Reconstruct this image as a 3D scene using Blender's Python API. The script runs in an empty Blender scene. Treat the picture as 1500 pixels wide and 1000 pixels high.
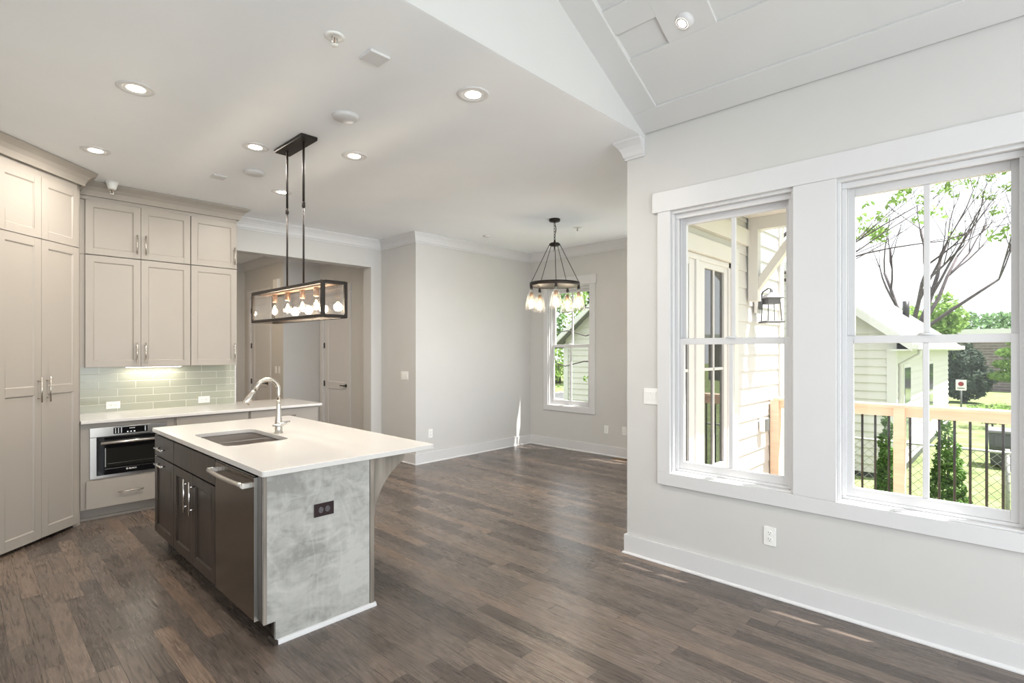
import bpy, bmesh, math, random
from mathutils import Vector, Matrix
random.seed(7)
sc = bpy.context.scene
COL = sc.collection

# ------------------------------------------------------------------ camera, sky, sun, daylight, added fill, exposure
CAMH = 1.53
cam_d = bpy.data.cameras.new('camera')
cam = bpy.data.objects.new('camera', cam_d); COL.objects.link(cam)
cam.location = (0, 0, CAMH)
cam.rotation_euler = (math.radians(90), 0, math.radians(43.64 - 90))
cam_d.sensor_width = 36.0
cam_d.lens = 36.0 * 776 / 1500
cam_d.shift_y = 12 / 1500
cam_d.clip_start = 0.05; cam_d.clip_end = 300
sc.camera = cam

world = bpy.data.worlds.new('sky'); sc.world = world; world.use_nodes = True
wn = world.node_tree.nodes; wl = world.node_tree.links
bg = wn['Background']; bg.inputs['Color'].default_value = (0.93, 0.97, 1.0, 1); bg.inputs['Strength'].default_value = 1.5

sun_d = bpy.data.lights.new('sun', 'SUN'); sun_d.energy = 14; sun_d.angle = math.radians(0.6); sun_d.color = (1, 0.96, 0.9)
sun = bpy.data.objects.new('sun', sun_d); COL.objects.link(sun)
sun.rotation_euler = Vector((0.166, -0.284, 0.73)).to_track_quat('Z', 'Y').to_euler()
sun.location = (10, -10, 15)

def area_light(name, loc, target, sx, sy, power, color=(1, 1, 1), spread=180):
    d = bpy.data.lights.new(name, 'AREA'); d.shape = 'RECTANGLE'; d.size = sx; d.size_y = sy; d.energy = power; d.color = color; d.spread = math.radians(spread)
    o = bpy.data.objects.new(name, d); COL.objects.link(o); o.location = loc
    v = Vector(target) - Vector(loc)
    o.rotation_euler = (-v).to_track_quat('Z', 'Y').to_euler()
    return o
# fill lamps added in unseen rear and side openings to brighten the room
area_light('fill_rear_opening', (0.6, -2.98, 1.5), (0.6, 0, 0.75), 4.6, 2.5, 158, (0.90, 0.955, 1.0))
area_light('fill_side_opening', (-2.18, -0.2, 1.5), (0, -0.2, 1.5), 3.6, 2.4, 14, (0.90, 0.955, 1.0), 120)
area_light('daylight_dining_window', (6.44, 3.3, 1.6), (5, 3.3, 2.4), 0.75, 1.7, 9, (0.93, 0.97, 1.0))
area_light('daylight_dining_door', (4.5, 2.16, 1.4), (4.5, 4.0, 1.2), 1.2, 1.9, 18, (0.93, 0.97, 1.0), 100)

sc.view_settings.view_transform = 'Standard'; sc.view_settings.look = 'None'
sc.view_settings.gamma = 1.0; sc.view_settings.use_curve_mapping = False
sc.view_settings.exposure = 0.36
cy = sc.cycles
cy.max_bounces = 10; cy.diffuse_bounces = 6; cy.glossy_bounces = 4; cy.transmission_bounces = 6; cy.transparent_max_bounces = 24
cy.sample_clamp_indirect = 6.0; cy.caustics_reflective = False; cy.caustics_refractive = False
cy.use_denoising = True

# ------------------------------------------------------------------ mesh helper
class MB:
    def __init__(s, T=None):
        s.v = []; s.f = []; s.sm = []; s.T = T
    def add(s, verts, faces, smooth=False):
        b = len(s.v)
        for p in verts:
            s.v.append(tuple(s.T(*p)) if s.T else tuple(p))
        for f in faces:
            s.f.append([b + i for i in f]); s.sm.append(smooth)
    def box(s, x0, y0, z0, x1, y1, z1):
        s.add([(x0,y0,z0),(x1,y0,z0),(x1,y1,z0),(x0,y1,z0),(x0,y0,z1),(x1,y0,z1),(x1,y1,z1),(x0,y1,z1)],
              [(0,3,2,1),(4,5,6,7),(0,1,5,4),(1,2,6,5),(2,3,7,6),(3,0,4,7)])
        return s
    def prism(s, poly, c0, c1, axis='z'):
        """poly: 2-D outline; axis is the extrusion direction; remaining coordinates keep xyz order"""
        n = len(poly)
        def P(a, b, c):
            return {'z': (a, b, c), 'y': (a, c, b), 'x': (c, a, b)}[axis]
        s.add([P(a, b, c0) for a, b in poly] + [P(a, b, c1) for a, b in poly],
              [tuple(range(n))[::-1], tuple(range(n, 2*n))] + [(i, (i+1) % n, n+(i+1) % n, n+i) for i in range(n)])
        return s
    def lathe(s, prof, c=(0,0,0), seg=24, axis='z', smooth=True):
        """prof: (radius, height) pairs"""
        vs = []; fs = []; m = len(prof)
        for r, h in prof:
            for k in range(seg):
                a = 2*math.pi*k/seg; x, y = r*math.cos(a), r*math.sin(a)
                p = {'z': (x, y, h), 'y': (x, h, y), 'x': (h, x, y)}[axis]
                vs.append((c[0]+p[0], c[1]+p[1], c[2]+p[2]))
        for i in range(m-1):
            for k in range(seg):
                fs.append((i*seg+k, i*seg+(k+1) % seg, (i+1)*seg+(k+1) % seg, (i+1)*seg+k))
        s.add(vs, fs, smooth)
        if prof[0][0] > 1e-5: s.add([vs[k] for k in range(seg)], [tuple(range(seg))[::-1]])
        if prof[-1][0] > 1e-5: s.add([vs[(m-1)*seg+k] for k in range(seg)], [tuple(range(seg))])
        return s
    def tube(s, pts, r, seg=10, smooth=True):
        pts = [Vector(p) for p in pts]; n = len(pts)
        rs = r if isinstance(r, (list, tuple)) else [r]*n
        t0 = (pts[1]-pts[0]).normalized()
        up = Vector((0,0,1)) if abs(t0.z) < .9 else Vector((1,0,0))
        u = t0.cross(up).normalized(); vs = []; fs = []
        for i, p in enumerate(pts):
            t = (pts[min(i+1, n-1)]-pts[max(i-1, 0)]).normalized()
            u = (u - t*u.dot(t)).normalized(); w = t.cross(u)
            for k in range(seg):
                a = 2*math.pi*k/seg
                vs.append(p + (u*math.cos(a)+w*math.sin(a))*rs[i])
        for i in range(n-1):
            for k in range(seg):
                fs.append((i*seg+k, i*seg+(k+1) % seg, (i+1)*seg+(k+1) % seg, (i+1)*seg+k))
        fs2 = [tuple(range(seg))[::-1], tuple(range((n-1)*seg, n*seg))]
        b = len(s.v); s.add(vs, fs, smooth)
        for f in fs2: s.f.append([b+i for i in f]); s.sm.append(False)
        return s
    def sweep(s, prof, path, zc):
        """crown style: prof (out, dz) swept along a horizontal path whose LEFT normal points into the room, mitred"""
        n = len(path); P = [Vector(p).to_2d() for p in path]; vs = []; fs = []; m = len(prof)
        for i in range(n):
            d0 = (P[i]-P[i-1]).normalized() if i else (P[1]-P[0]).normalized()
            d1 = (P[i+1]-P[i]).normalized() if i < n-1 else d0
            n0 = Vector((-d0.y, d0.x)); n1 = Vector((-d1.y, d1.x))
            b = (n0+n1); b = b/ b.dot(n0) if b.length > 1e-6 else n0
            for o, dz in prof:
                q = P[i]+b*o; vs.append((q.x, q.y, zc+dz))
        for i in range(n-1):
            for k in range(m):
                fs.append((i*m+k, i*m+(k+1) % m, (i+1)*m+(k+1) % m, (i+1)*m+k))
        fs.append(tuple(range(m))[::-1]); fs.append(tuple(range((n-1)*m, n*m)))
        s.add(vs, fs); return s

XF = {}   # object name -> world matrix of things and parts
def mesh_obj(name, mb, mat, parent=None, bevel=0, auto=False):
    me = bpy.data.meshes.new(name)
    M = XF.get(parent.name) if parent is not None else None
    vs = mb.v
    if M is not None:
        I = M.inverted(); vs = [I @ Vector(p) for p in vs]
    me.from_pydata([tuple(p) for p in vs], [], mb.f)
    me.polygons.foreach_set('use_smooth', mb.sm)
    bm = bmesh.new(); bm.from_mesh(me)
    bmesh.ops.remove_doubles(bm, verts=bm.verts, dist=1e-5) if not getattr(mb, 'keep', False) else None
    bmesh.ops.recalc_face_normals(bm, faces=bm.faces) if not getattr(mb, 'keep', False) else None
    bm.to_mesh(me); bm.free()
    me.materials.append(mat)
    o = bpy.data.objects.new(name, me); COL.objects.link(o)
    if parent is not None:
        o.parent = parent; XF[o.name] = M
    else:
        XF[o.name] = Matrix.Identity(4)
    if bevel:
        b = o.modifiers.new('edge', 'BEVEL'); b.width = bevel; b.segments = 2; b.limit_method = 'ANGLE'; b.angle_limit = math.radians(40)
    return o
part = mesh_obj
def tag(o, label, cat, group=None, kind=None):
    o['label'] = label; o['category'] = cat
    if group: o['group'] = group
    if kind: o['kind'] = kind
    return o
def thing(name, label, cat, loc=(0,0,0), group=None, rz=0, kind=None):
    o = bpy.data.objects.new(name, None); COL.objects.link(o)
    o.location = loc; o.rotation_euler = (0, 0, rz); o.empty_display_size = .1
    XF[o.name] = Matrix.Translation(loc) @ Matrix.Rotation(rz, 4, 'Z')
    return tag(o, label, cat, group, kind)
def struct(name, mb, mat, label, cat, bevel=0):
    return tag(mesh_obj(name, mb, mat, None, bevel), label, cat, kind='structure')
def dup(root, loc, label, rz=None, group=None):
    r = root.copy(); COL.objects.link(r); r.location = loc
    if rz is not None: r.rotation_euler = (0, 0, rz)
    r['label'] = label
    if group: r['group'] = group
    for ch in list(root.children):
        c = ch.copy(); COL.objects.link(c); c.parent = r
        for g in list(ch.children):
            d = g.copy(); COL.objects.link(d); d.parent = c
    return r

# ------------------------------------------------------------------ materials
def mat(name, col, rough=.5, metal=0, spec=.5, **kw):
    m = bpy.data.materials.new(name); m.use_nodes = True
    b = m.node_tree.nodes['Principled BSDF']
    b.inputs['Base Color'].default_value = (*col, 1); b.inputs['Roughness'].default_value = rough
    b.inputs['Metallic'].default_value = metal; b.inputs['Specular IOR Level'].default_value = spec
    for k, v in kw.items(): b.inputs[k.replace('_', ' ')].default_value = v
    return m
def N(m, t, **kw):
    n = m.node_tree.nodes.new(t)
    for k, v in kw.items(): setattr(n, k, v)
    return n
def L(m, a, b): m.node_tree.links.new(a, b)
def BS(m): return m.node_tree.nodes['Principled BSDF']
def ramp(m, fac, stops):
    r = N(m, 'ShaderNodeValToRGB'); e = r.color_ramp.elements
    while len(e) < len(stops): e.new(.5)
    for x, (p, c) in zip(e, stops): x.position = p; x.color = (*c, 1)
    L(m, fac, r.inputs['Fac']); return r.outputs['Color']
def vary(m, scale=6, amt=.06, bump=0, bscale=200, stretch=(1,1,1)):
    """gentle mottling of the base colour and optional fine bump"""
    b = BS(m); c = b.inputs['Base Color'].default_value[:3]
    tc = N(m, 'ShaderNodeTexCoord'); mp = N(m, 'ShaderNodeMapping'); mp.inputs['Scale'].default_value = stretch
    L(m, tc.outputs['Object'], mp.inputs['Vector'])
    n = N(m, 'ShaderNodeTexNoise'); n.inputs['Scale'].default_value = scale; n.inputs['Detail'].default_value = 5
    L(m, mp.outputs['Vector'], n.inputs['Vector'])
    L(m, ramp(m, n.outputs['Fac'], [(.3, tuple(x*(1-amt) for x in c)), (.7, tuple(min(1, x*(1+amt)) for x in c))]), b.inputs['Base Color'])
    if bump:
        n2 = N(m, 'ShaderNodeTexNoise'); n2.inputs['Scale'].default_value = bscale; L(m, mp.outputs['Vector'], n2.inputs['Vector'])
        bp = N(m, 'ShaderNodeBump'); bp.inputs['Strength'].default_value = bump; bp.inputs['Distance'].default_value = .002
        L(m, n2.outputs['Fac'], bp.inputs['Height']); L(m, bp.outputs['Normal'], b.inputs['Normal'])
    return m
def glass(name, tint=(1,1,1), refl=.9, base=.05, rough=0.0, milk=0, seed=False):
    m = bpy.data.materials.new(name); m.use_nodes = True; nt = m.node_tree; nt.nodes.remove(nt.nodes['Principled BSDF'])
    out = nt.nodes['Material Output']
    tr = N(m, 'ShaderNodeBsdfTransparent'); tr.inputs['Color'].default_value = (*tint, 1)
    gl = N(m, 'ShaderNodeBsdfGlossy'); gl.inputs['Roughness'].default_value = rough
    lw = N(m, 'ShaderNodeLayerWeight'); lw.inputs['Blend'].default_value = .5
    pw = N(m, 'ShaderNodeMath', operation='POWER'); pw.inputs[1].default_value = 3.2; L(m, lw.outputs['Facing'], pw.inputs[0])
    ma = N(m, 'ShaderNodeMath', operation='MULTIPLY_ADD'); ma.inputs[1].default_value = refl*.7; ma.inputs[2].default_value = base
    L(m, pw.outputs[0], ma.inputs[0])
    mx = N(m, 'ShaderNodeMixShader'); L(m, ma.outputs[0], mx.inputs['Fac']); L(m, tr.outputs[0], mx.inputs[1]); L(m, gl.outputs[0], mx.inputs[2])
    last = mx.outputs[0]
    if seed:
        tc = N(m, 'ShaderNodeTexCoord'); no = N(m, 'ShaderNodeTexNoise'); no.inputs['Scale'].default_value = 90; L(m, tc.outputs['Object'], no.inputs['Vector'])
        bp = N(m, 'ShaderNodeBump'); bp.inputs['Strength'].default_value = .6; bp.inputs['Distance'].default_value = .003
        L(m, no.outputs['Fac'], bp.inputs['Height']); L(m, bp.outputs[0], gl.inputs['Normal']); L(m, bp.outputs[0], lw.inputs['Normal'])
    if milk:
        df = N(m, 'ShaderNodeBsdfDiffuse'); df.inputs['Color'].default_value = (.9,.9,.88,1)
        m2 = N(m, 'ShaderNodeMixShader'); m2.inputs['Fac'].default_value = milk; L(m, last, m2.inputs[1]); L(m, df.outputs[0], m2.inputs[2]); last = m2.outputs[0]
    L(m, last, out.inputs['Surface']); return m
def emit(name, col, strength):
    m = bpy.data.materials.new(name); m.use_nodes = True; b = BS(m)
    b.inputs['Base Color'].default_value = (*col, 1); b.inputs['Emission Color'].default_value = (*col, 1); b.inputs['Emission Strength'].default_value = strength
    return m

M = {}
M['wall'] = vary(mat('wall_paint', (.575,.57,.555), .65, spec=.25), 3, .012, .04, 350)
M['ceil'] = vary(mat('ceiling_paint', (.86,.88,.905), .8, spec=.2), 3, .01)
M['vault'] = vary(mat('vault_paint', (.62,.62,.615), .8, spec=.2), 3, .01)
M['trim'] = vary(mat('trim_paint', (.64,.64,.645), .38, spec=.4), 4, .01)
M['cab'] = vary(mat('cabinet_paint', (.355,.325,.29), .38, spec=.4), 5, .012)
M['crownc'] = M['cab']
M['quartz'] = vary(mat('quartz', (.66,.645,.625), .16), 160, .02)
M['steel'] = vary(mat('brushed_steel', (.62,.60,.57), .28, 1), 40, .06, .03, 60, (.6,.6,40))
M['sinksteel'] = vary(mat('satin_sink_steel', (.82,.81,.78), .36, .25), 40, .04)
M['nickel'] = mat('satin_nickel', (.66,.62,.56), .27, 1)
M['chrome'] = mat('polished_metal', (.8,.79,.77), .16, 1)
M['dwsteel'] = vary(mat('dark_brushed_steel', (.21,.185,.16), .27, 1), 30, .08, .04, 60, (30,30,.5))
M['bronze'] = vary(mat('oil_rubbed_bronze', (.016,.0105,.0075), .5, .25), 25, .25)
M['bronze_w'] = vary(mat('aged_bronze_socket', (.35,.21,.13), .42, .6), 25, .15)
M['black'] = mat('black_gloss', (.006,.006,.007), .06, spec=.7)
M['blackp'] = mat('black_metal', (.02,.02,.02), .4)
M['plastic'] = mat('white_plastic', (.82,.82,.80), .35)
M['slot'] = mat('dark_slot', (.02,.02,.02), .6)
M['plum'] = mat('dark_brown_plate', (.022,.011,.012), .3)
M['glass'] = glass('window_glass', refl=.55, base=.012)
M['doorglass'] = glass('dimming_door_glass', (.45,.47,.46), 1.1, .08)  # tint added to dim the sun and the view through the porch doors
M['glass2'] = glass('fixture_glass', refl=.9, base=.03)
M['bulbglass'] = glass('bulb_glass', (1,.96,.9), .8, .03)
M['shade'] = glass('seeded_glass', (.97,.97,.96), .9, .05, .06, .025, True)
M['filament'] = emit('glowing_filament', (1,.80,.52), 55)
M['lens'] = emit('lamp_lens', (1,.90,.78), 14)
M['baffle'] = mat('white_baffle', (.85,.84,.82), .45)
M['cream'] = M['trim']
M['decking'] = vary(mat('deck_boards', (.42,.33,.25), .7), 4, .2, 0, 1, (1,12,1))
M['pine'] = vary(mat('new_pine', (.74,.57,.44), .6), 5, .10, 0, 1, (8,1,8))
M['siding'] = vary(mat('white_siding', (.58,.58,.58), .6), 3, .02)
M['vinyl'] = vary(mat('cream_vinyl_siding', (.62,.61,.57), .6), 3, .03)
M['roof'] = vary(mat('grey_shingles', (.20,.20,.205), .85), 30, .25)
M['whitewash'] = vary(mat('white_exterior_paint', (.64,.635,.62), .6), 3, .02)
M['brick'] = mat('brick', (.18,.14,.13), .85)
M['trunk'] = vary(mat('bark', (.13,.115,.11), .9), 14, .3, .4, 40)
M['twig'] = vary(mat('dark_bark', (.085,.07,.075), .9), 14, .3)
M['lantern'] = mat('grey_lantern_metal', (.16,.16,.17), .5, .4)
M['bin'] = mat('grey_bin', (.05,.055,.06), .5)

def leaf_mat(name, c, t=.35):
    m = bpy.data.materials.new(name); m.use_nodes = True; nt = m.node_tree; nt.nodes.remove(nt.nodes['Principled BSDF'])
    tc = N(m, 'ShaderNodeTexCoord'); no = N(m, 'ShaderNodeTexNoise'); no.inputs['Scale'].default_value = 2.2; no.inputs['Detail'].default_value = 6
    L(m, tc.outputs['Object'], no.inputs['Vector'])
    col = ramp(m, no.outputs['Fac'], [(.3, tuple(x*.55 for x in c)), (.7, tuple(min(1, x*1.35) for x in c))])
    d = N(m, 'ShaderNodeBsdfDiffuse'); tl = N(m, 'ShaderNodeBsdfTranslucent'); L(m, col, d.inputs['Color']); L(m, col, tl.inputs['Color'])
    mx = N(m, 'ShaderNodeMixShader'); mx.inputs['Fac'].default_value = t; L(m, d.outputs[0], mx.inputs[1]); L(m, tl.outputs[0], mx.inputs[2])
    L(m, mx.outputs[0], nt.nodes['Material Output'].inputs['Surface']); return m
M['leaf'] = leaf_mat('spring_leaves', (.22,.34,.10))
M['leaf_d'] = leaf_mat('dark_leaves', (.075,.10,.075), .2)
M['leaf_m'] = leaf_mat('mid_leaves', (.13,.22,.10))
M['leaf_a'] = leaf_mat('arborvitae_green', (.10,.19,.05), .25)
M['grass'] = leaf_mat('lawn', (.19,.235,.11), .1)

def wood_nodes(m, ax, dark, mid, light, ring=9, gs=60, rough=.35, bump=.08):
    """grain running along local/object axis ax"""
    b = BS(m); tc = N(m, 'ShaderNodeTexCoord'); mp = N(m, 'ShaderNodeMapping')
    s = [gs, gs, gs]; s['xyz'.index(ax)] = gs*.03; mp.inputs['Scale'].default_value = s
    L(m, tc.outputs['Object'], mp.inputs['Vector'])
    n1 = N(m, 'ShaderNodeTexNoise'); n1.inputs['Scale'].default_value = 1; n1.inputs['Detail'].default_value = 4; L(m, mp.outputs[0], n1.inputs['Vector'])
    mp2 = N(m, 'ShaderNodeMapping'); s2 = [ring]*3; s2['xyz'.index(ax)] = ring*.16; mp2.inputs['Scale'].default_value = s2; L(m, tc.outputs['Object'], mp2.inputs['Vector'])
    n2 = N(m, 'ShaderNodeTexNoise'); n2.inputs['Scale'].default_value = .6; n2.inputs['Detail'].default_value = 2; L(m, mp2.outputs[0], n2.inputs['Vector'])
    ml = N(m, 'ShaderNodeMath', operation='MULTIPLY'); ml.inputs[1].default_value = 9; L(m, n2.outputs['Fac'], ml.inputs[0])
    fr = N(m, 'ShaderNodeMath', operation='PINGPONG'); fr.inputs[1].default_value = .5; L(m, ml.outputs[0], fr.inputs[0])
    a = N(m, 'ShaderNodeMath', operation='MULTIPLY_ADD'); a.inputs[1].default_value = .7; L(m, fr.outputs[0], a.inputs[0]); 
    h = N(m, 'ShaderNodeMath', operation='MULTIPLY'); h.inputs[1].default_value = .6; L(m, n1.outputs['Fac'], h.inputs[0]); L(m, h.outputs[0], a.inputs[2])
    L(m, ramp(m, a.outputs[0], [(.2, dark), (.45, mid), (.7, light)]), b.inputs['Base Color'])
    b.inputs['Roughness'].default_value = rough
    if bump:
        bp = N(m, 'ShaderNodeBump'); bp.inputs['Strength'].default_value = bump; bp.inputs['Distance'].default_value = .002
        L(m, a.outputs[0], bp.inputs['Height']); L(m, bp.outputs[0], b.inputs['Normal'])
    return m
M['stain'] = wood_nodes(mat('dark_stained_maple', (.1,.08,.07), .3), 'z', (.018,.013,.0105), (.032,.0235,.019), (.050,.037,.030), 5, 50, .30, .03)
def birch_mat():
    m = mat('grey_stained_birch', (.3,.3,.28), .45); b = BS(m); tc = N(m, 'ShaderNodeTexCoord')
    mp = N(m, 'ShaderNodeMapping'); mp.inputs['Scale'].default_value = (3.2, 3.2, 1.6); L(m, tc.outputs['Object'], mp.inputs['Vector'])
    n1 = N(m, 'ShaderNodeTexNoise'); n1.inputs['Scale'].default_value = 1.3; n1.inputs['Detail'].default_value = 4; n1.inputs['Distortion'].default_value = .8; L(m, mp.outputs[0], n1.inputs['Vector'])
    ml = N(m, 'ShaderNodeMath', operation='MULTIPLY'); ml.inputs[1].default_value = 7; L(m, n1.outputs['Fac'], ml.inputs[0])
    pp = N(m, 'ShaderNodeMath', operation='PINGPONG'); pp.inputs[1].default_value = .5; L(m, ml.outputs[0], pp.inputs[0])
    pw = N(m, 'ShaderNodeMath', operation='POWER'); pw.inputs[1].default_value = 3; L(m, pp.outputs[0], pw.inputs[0])
    n2 = N(m, 'ShaderNodeTexNoise'); n2.inputs['Scale'].default_value = 2.6; n2.inputs['Detail'].default_value = 7; n2.inputs['Roughness'].default_value = .6; L(m, tc.outputs['Object'], n2.inputs['Vector'])
    mp3 = N(m, 'ShaderNodeMapping'); mp3.inputs['Scale'].default_value = (90, 90, 5); L(m, tc.outputs['Object'], mp3.inputs['Vector'])
    n3 = N(m, 'ShaderNodeTexNoise'); n3.inputs['Scale'].default_value = 1; L(m, mp3.outputs[0], n3.inputs['Vector'])
    mp4 = N(m, 'ShaderNodeMapping'); mp4.inputs['Scale'].default_value = (7, 7, 15); mp4.inputs['Rotation'].default_value = (0, .6, 0); L(m, tc.outputs['Object'], mp4.inputs['Vector'])
    n4 = N(m, 'ShaderNodeTexNoise'); n4.inputs['Scale'].default_value = 1; n4.inputs['Distortion'].default_value = 1.5; n4.inputs['Detail'].default_value = 2; L(m, mp4.outputs[0], n4.inputs['Vector'])
    def ma(a, k, c=None):
        n = N(m, 'ShaderNodeMath', operation='MULTIPLY_ADD'); L(m, a, n.inputs[0]); n.inputs[1].default_value = k
        if c is not None: L(m, c, n.inputs[2])
        else: n.inputs[2].default_value = 0
        return n.outputs[0]
    v = ma(n2.outputs['Fac'], .75, ma(pw.outputs[0], .6, ma(n3.outputs['Fac'], .05, ma(n4.outputs['Fac'], .40))))
    L(m, ramp(m, v, [(.47, (.26,.257,.24)), (.60, (.385,.382,.36)), (.76, (.49,.487,.46))]), b.inputs['Base Color'])
    return m
M['grey'] = birch_mat()
M['greycorbel'] = wood_nodes(mat('grey_brown_stained_birch', (.2,.18,.15), .5), 'z', (.16,.14,.118), (.235,.208,.175), (.32,.285,.24), 7, 45, .45, .05)

def floor_mat():
    m = mat('dark_oak_planks', (.05,.04,.03), .33); b = BS(m)
    PW, PL = .092, 1.05
    tc = N(m, 'ShaderNodeTexCoord'); sx = N(m, 'ShaderNodeSeparateXYZ'); L(m, tc.outputs['Object'], sx.inputs[0])
    def mth(op, a, bv=None, c=None):
        n = N(m, 'ShaderNodeMath', operation=op)
        for i, v in enumerate((a, bv, c)):
            if v is None: continue
            if isinstance(v, (int, float)): n.inputs[i].default_value = v
            else: L(m, v, n.inputs[i])
        return n.outputs[0]
    u = mth('DIVIDE', sx.outputs['X'], PW); row = mth('FLOOR', u); fu = mth('FRACT', u)
    w1 = N(m, 'ShaderNodeTexWhiteNoise', noise_dimensions='1D'); L(m, row, w1.inputs['W'])
    v = mth('ADD', mth('DIVIDE', sx.outputs['Y'], PL), mth('MULTIPLY', w1.outputs['Value'], 7.3)); idx = mth('FLOOR', v); fv = mth('FRACT', v)
    cb = N(m, 'ShaderNodeCombineXYZ'); L(m, row, cb.inputs[0]); L(m, idx, cb.inputs[1])
    w2 = N(m, 'ShaderNodeTexWhiteNoise', noise_dimensions='3D'); L(m, cb.outputs[0], w2.inputs['Vector'])
    # gap mask
    eu = mth('MULTIPLY', mth('MINIMUM', fu, mth('SUBTRACT', 1, fu)), PW); ev = mth('MULTIPLY', mth('MINIMUM', fv, mth('SUBTRACT', 1, fv)), PL)
    gap = mth('LESS_THAN', mth('MINIMUM', eu, ev), .0009)
    # grain: offset per plank
    off = N(m, 'ShaderNodeVectorMath', operation='MULTIPLY_ADD'); L(m, w2.outputs['Color'], off.inputs[0]); off.inputs[1].default_value = (40,40,40)
    L(m, tc.outputs['Object'], off.inputs[2])
    mp = N(m, 'ShaderNodeMapping'); mp.inputs['Scale'].default_value = (22, 1.7, 1); L(m, off.outputs[0], mp.inputs['Vector'])
    n2 = N(m, 'ShaderNodeTexNoise'); n2.inputs['Scale'].default_value = .55; n2.inputs['Detail'].default_value = 2; L(m, mp.outputs[0], n2.inputs['Vector'])
    cath = mth('POWER', mth('PINGPONG', mth('MULTIPLY', n2.outputs['Fac'], 11), .5), 1.6)     # 0..~.33 cathedral rings
    mp3 = N(m, 'ShaderNodeMapping'); mp3.inputs['Scale'].default_value = (260, 9, 1); L(m, off.outputs[0], mp3.inputs['Vector'])
    n3 = N(m, 'ShaderNodeTexNoise'); n3.inputs['Scale'].default_value = 1; n3.inputs['Detail'].default_value = 3; L(m, mp3.outputs[0], n3.inputs['Vector'])
    g = mth('ADD', mth('MULTIPLY', cath, 1.7), mth('MULTIPLY', n3.outputs['Fac'], .55))
    grain = ramp(m, g, [(.18, (.48,.46,.44)), (.36, (.92,.92,.92)), (.8, (1.18,1.16,1.15))])
    base = ramp(m, w2.outputs['Value'], [(0, (.070,.053,.044)), (.4, (.116,.091,.075)), (.8, (.158,.121,.098)), (1, (.205,.145,.106))])
    mx = N(m, 'ShaderNodeMix', data_type='RGBA', blend_type='MULTIPLY'); mx.inputs['Factor'].default_value = 1; L(m, base, mx.inputs['A']); L(m, grain, mx.inputs['B'])
    mg = N(m, 'ShaderNodeMix', data_type='RGBA'); L(m, gap, mg.inputs['Factor']); L(m, mx.outputs['Result'], mg.inputs['A']); mg.inputs['B'].default_value = (.012,.008,.006,1)
    du = N(m, 'ShaderNodeTexNoise'); du.inputs['Scale'].default_value = 1.1; du.inputs['Detail'].default_value = 7; du.inputs['Distortion'].default_value = 2.2; L(m, tc.outputs['Object'], du.inputs['Vector'])
    dv = N(m, 'ShaderNodeMapRange'); dv.inputs['From Min'].default_value = .52; dv.inputs['From Max'].default_value = .75; dv.inputs['To Max'].default_value = .06; L(m, du.outputs['Fac'], dv.inputs['Value'])
    md = N(m, 'ShaderNodeMix', data_type='RGBA'); L(m, dv.outputs['Result'], md.inputs['Factor']); L(m, mg.outputs['Result'], md.inputs['A']); md.inputs['B'].default_value = (.34,.32,.31,1)
    L(m, md.outputs['Result'], b.inputs['Base Color']); b.inputs['Specular IOR Level'].default_value = .75
    n4 = N(m, 'ShaderNodeTexNoise'); n4.inputs['Scale'].default_value = 2.5; n4.inputs['Detail'].default_value = 6; L(m, tc.outputs['Object'], n4.inputs['Vector'])
    L(m, mth('ADD', mth('MULTIPLY', n4.outputs['Fac'], .14), mth('ADD', .15, mth('MULTIPLY', n3.outputs['Fac'], .10))), b.inputs['Roughness'])
    bp = N(m, 'ShaderNodeBump'); bp.inputs['Strength'].default_value = .22; bp.inputs['Distance'].default_value = .002
    L(m, mth('SUBTRACT', g, mth('MULTIPLY', gap, 1.5)), bp.inputs['Height']); L(m, bp.outputs[0], b.inputs['Normal'])
    return m
M['floor'] = floor_mat()

def tile_mat():
    m = mat('sage_glass_tile', (.45,.47,.39), .12); b = BS(m)
    tc = N(m, 'ShaderNodeTexCoord'); sp = N(m, 'ShaderNodeSeparateXYZ'); cb = N(m, 'ShaderNodeCombineXYZ')
    L(m, tc.outputs['Object'], sp.inputs[0]); L(m, sp.outputs['X'], cb.inputs[0]); L(m, sp.outputs['Z'], cb.inputs[1])
    mp = N(m, 'ShaderNodeMapping'); mp.inputs['Location'].default_value = (-.06, -.9055, 0); L(m, cb.outputs[0], mp.inputs['Vector'])
    br = N(m, 'ShaderNodeTexBrick'); br.inputs['Scale'].default_value = 1; br.inputs['Brick Width'].default_value = .305; br.inputs['Row Height'].default_value = .0763
    br.inputs['Mortar Size'].default_value = .0022; br.inputs['Mortar Smooth'].default_value = .2; br.inputs['Bias'].default_value = 0
    br.inputs['Color1'].default_value = (.36,.375,.30,1); br.inputs['Color2'].default_value = (.42,.43,.355,1); br.inputs['Mortar'].default_value = (.66,.66,.60,1)
    L(m, mp.outputs[0], br.inputs['Vector']); L(m, br.outputs['Color'], b.inputs['Base Color'])
    bp = N(m, 'ShaderNodeBump'); bp.invert = True; bp.inputs['Strength'].default_value = .4; bp.inputs['Distance'].default_value = .002
    L(m, br.outputs['Fac'], bp.inputs['Height']); L(m, bp.outputs[0], b.inputs['Normal'])
    rm = N(m, 'ShaderNodeMath', operation='MULTIPLY_ADD'); rm.inputs[1].default_value = .5; rm.inputs[2].default_value = .12; L(m, br.outputs['Fac'], rm.inputs[0]); L(m, rm.outputs[0], b.inputs['Roughness'])
    return m
M['tile'] = tile_mat()
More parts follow.
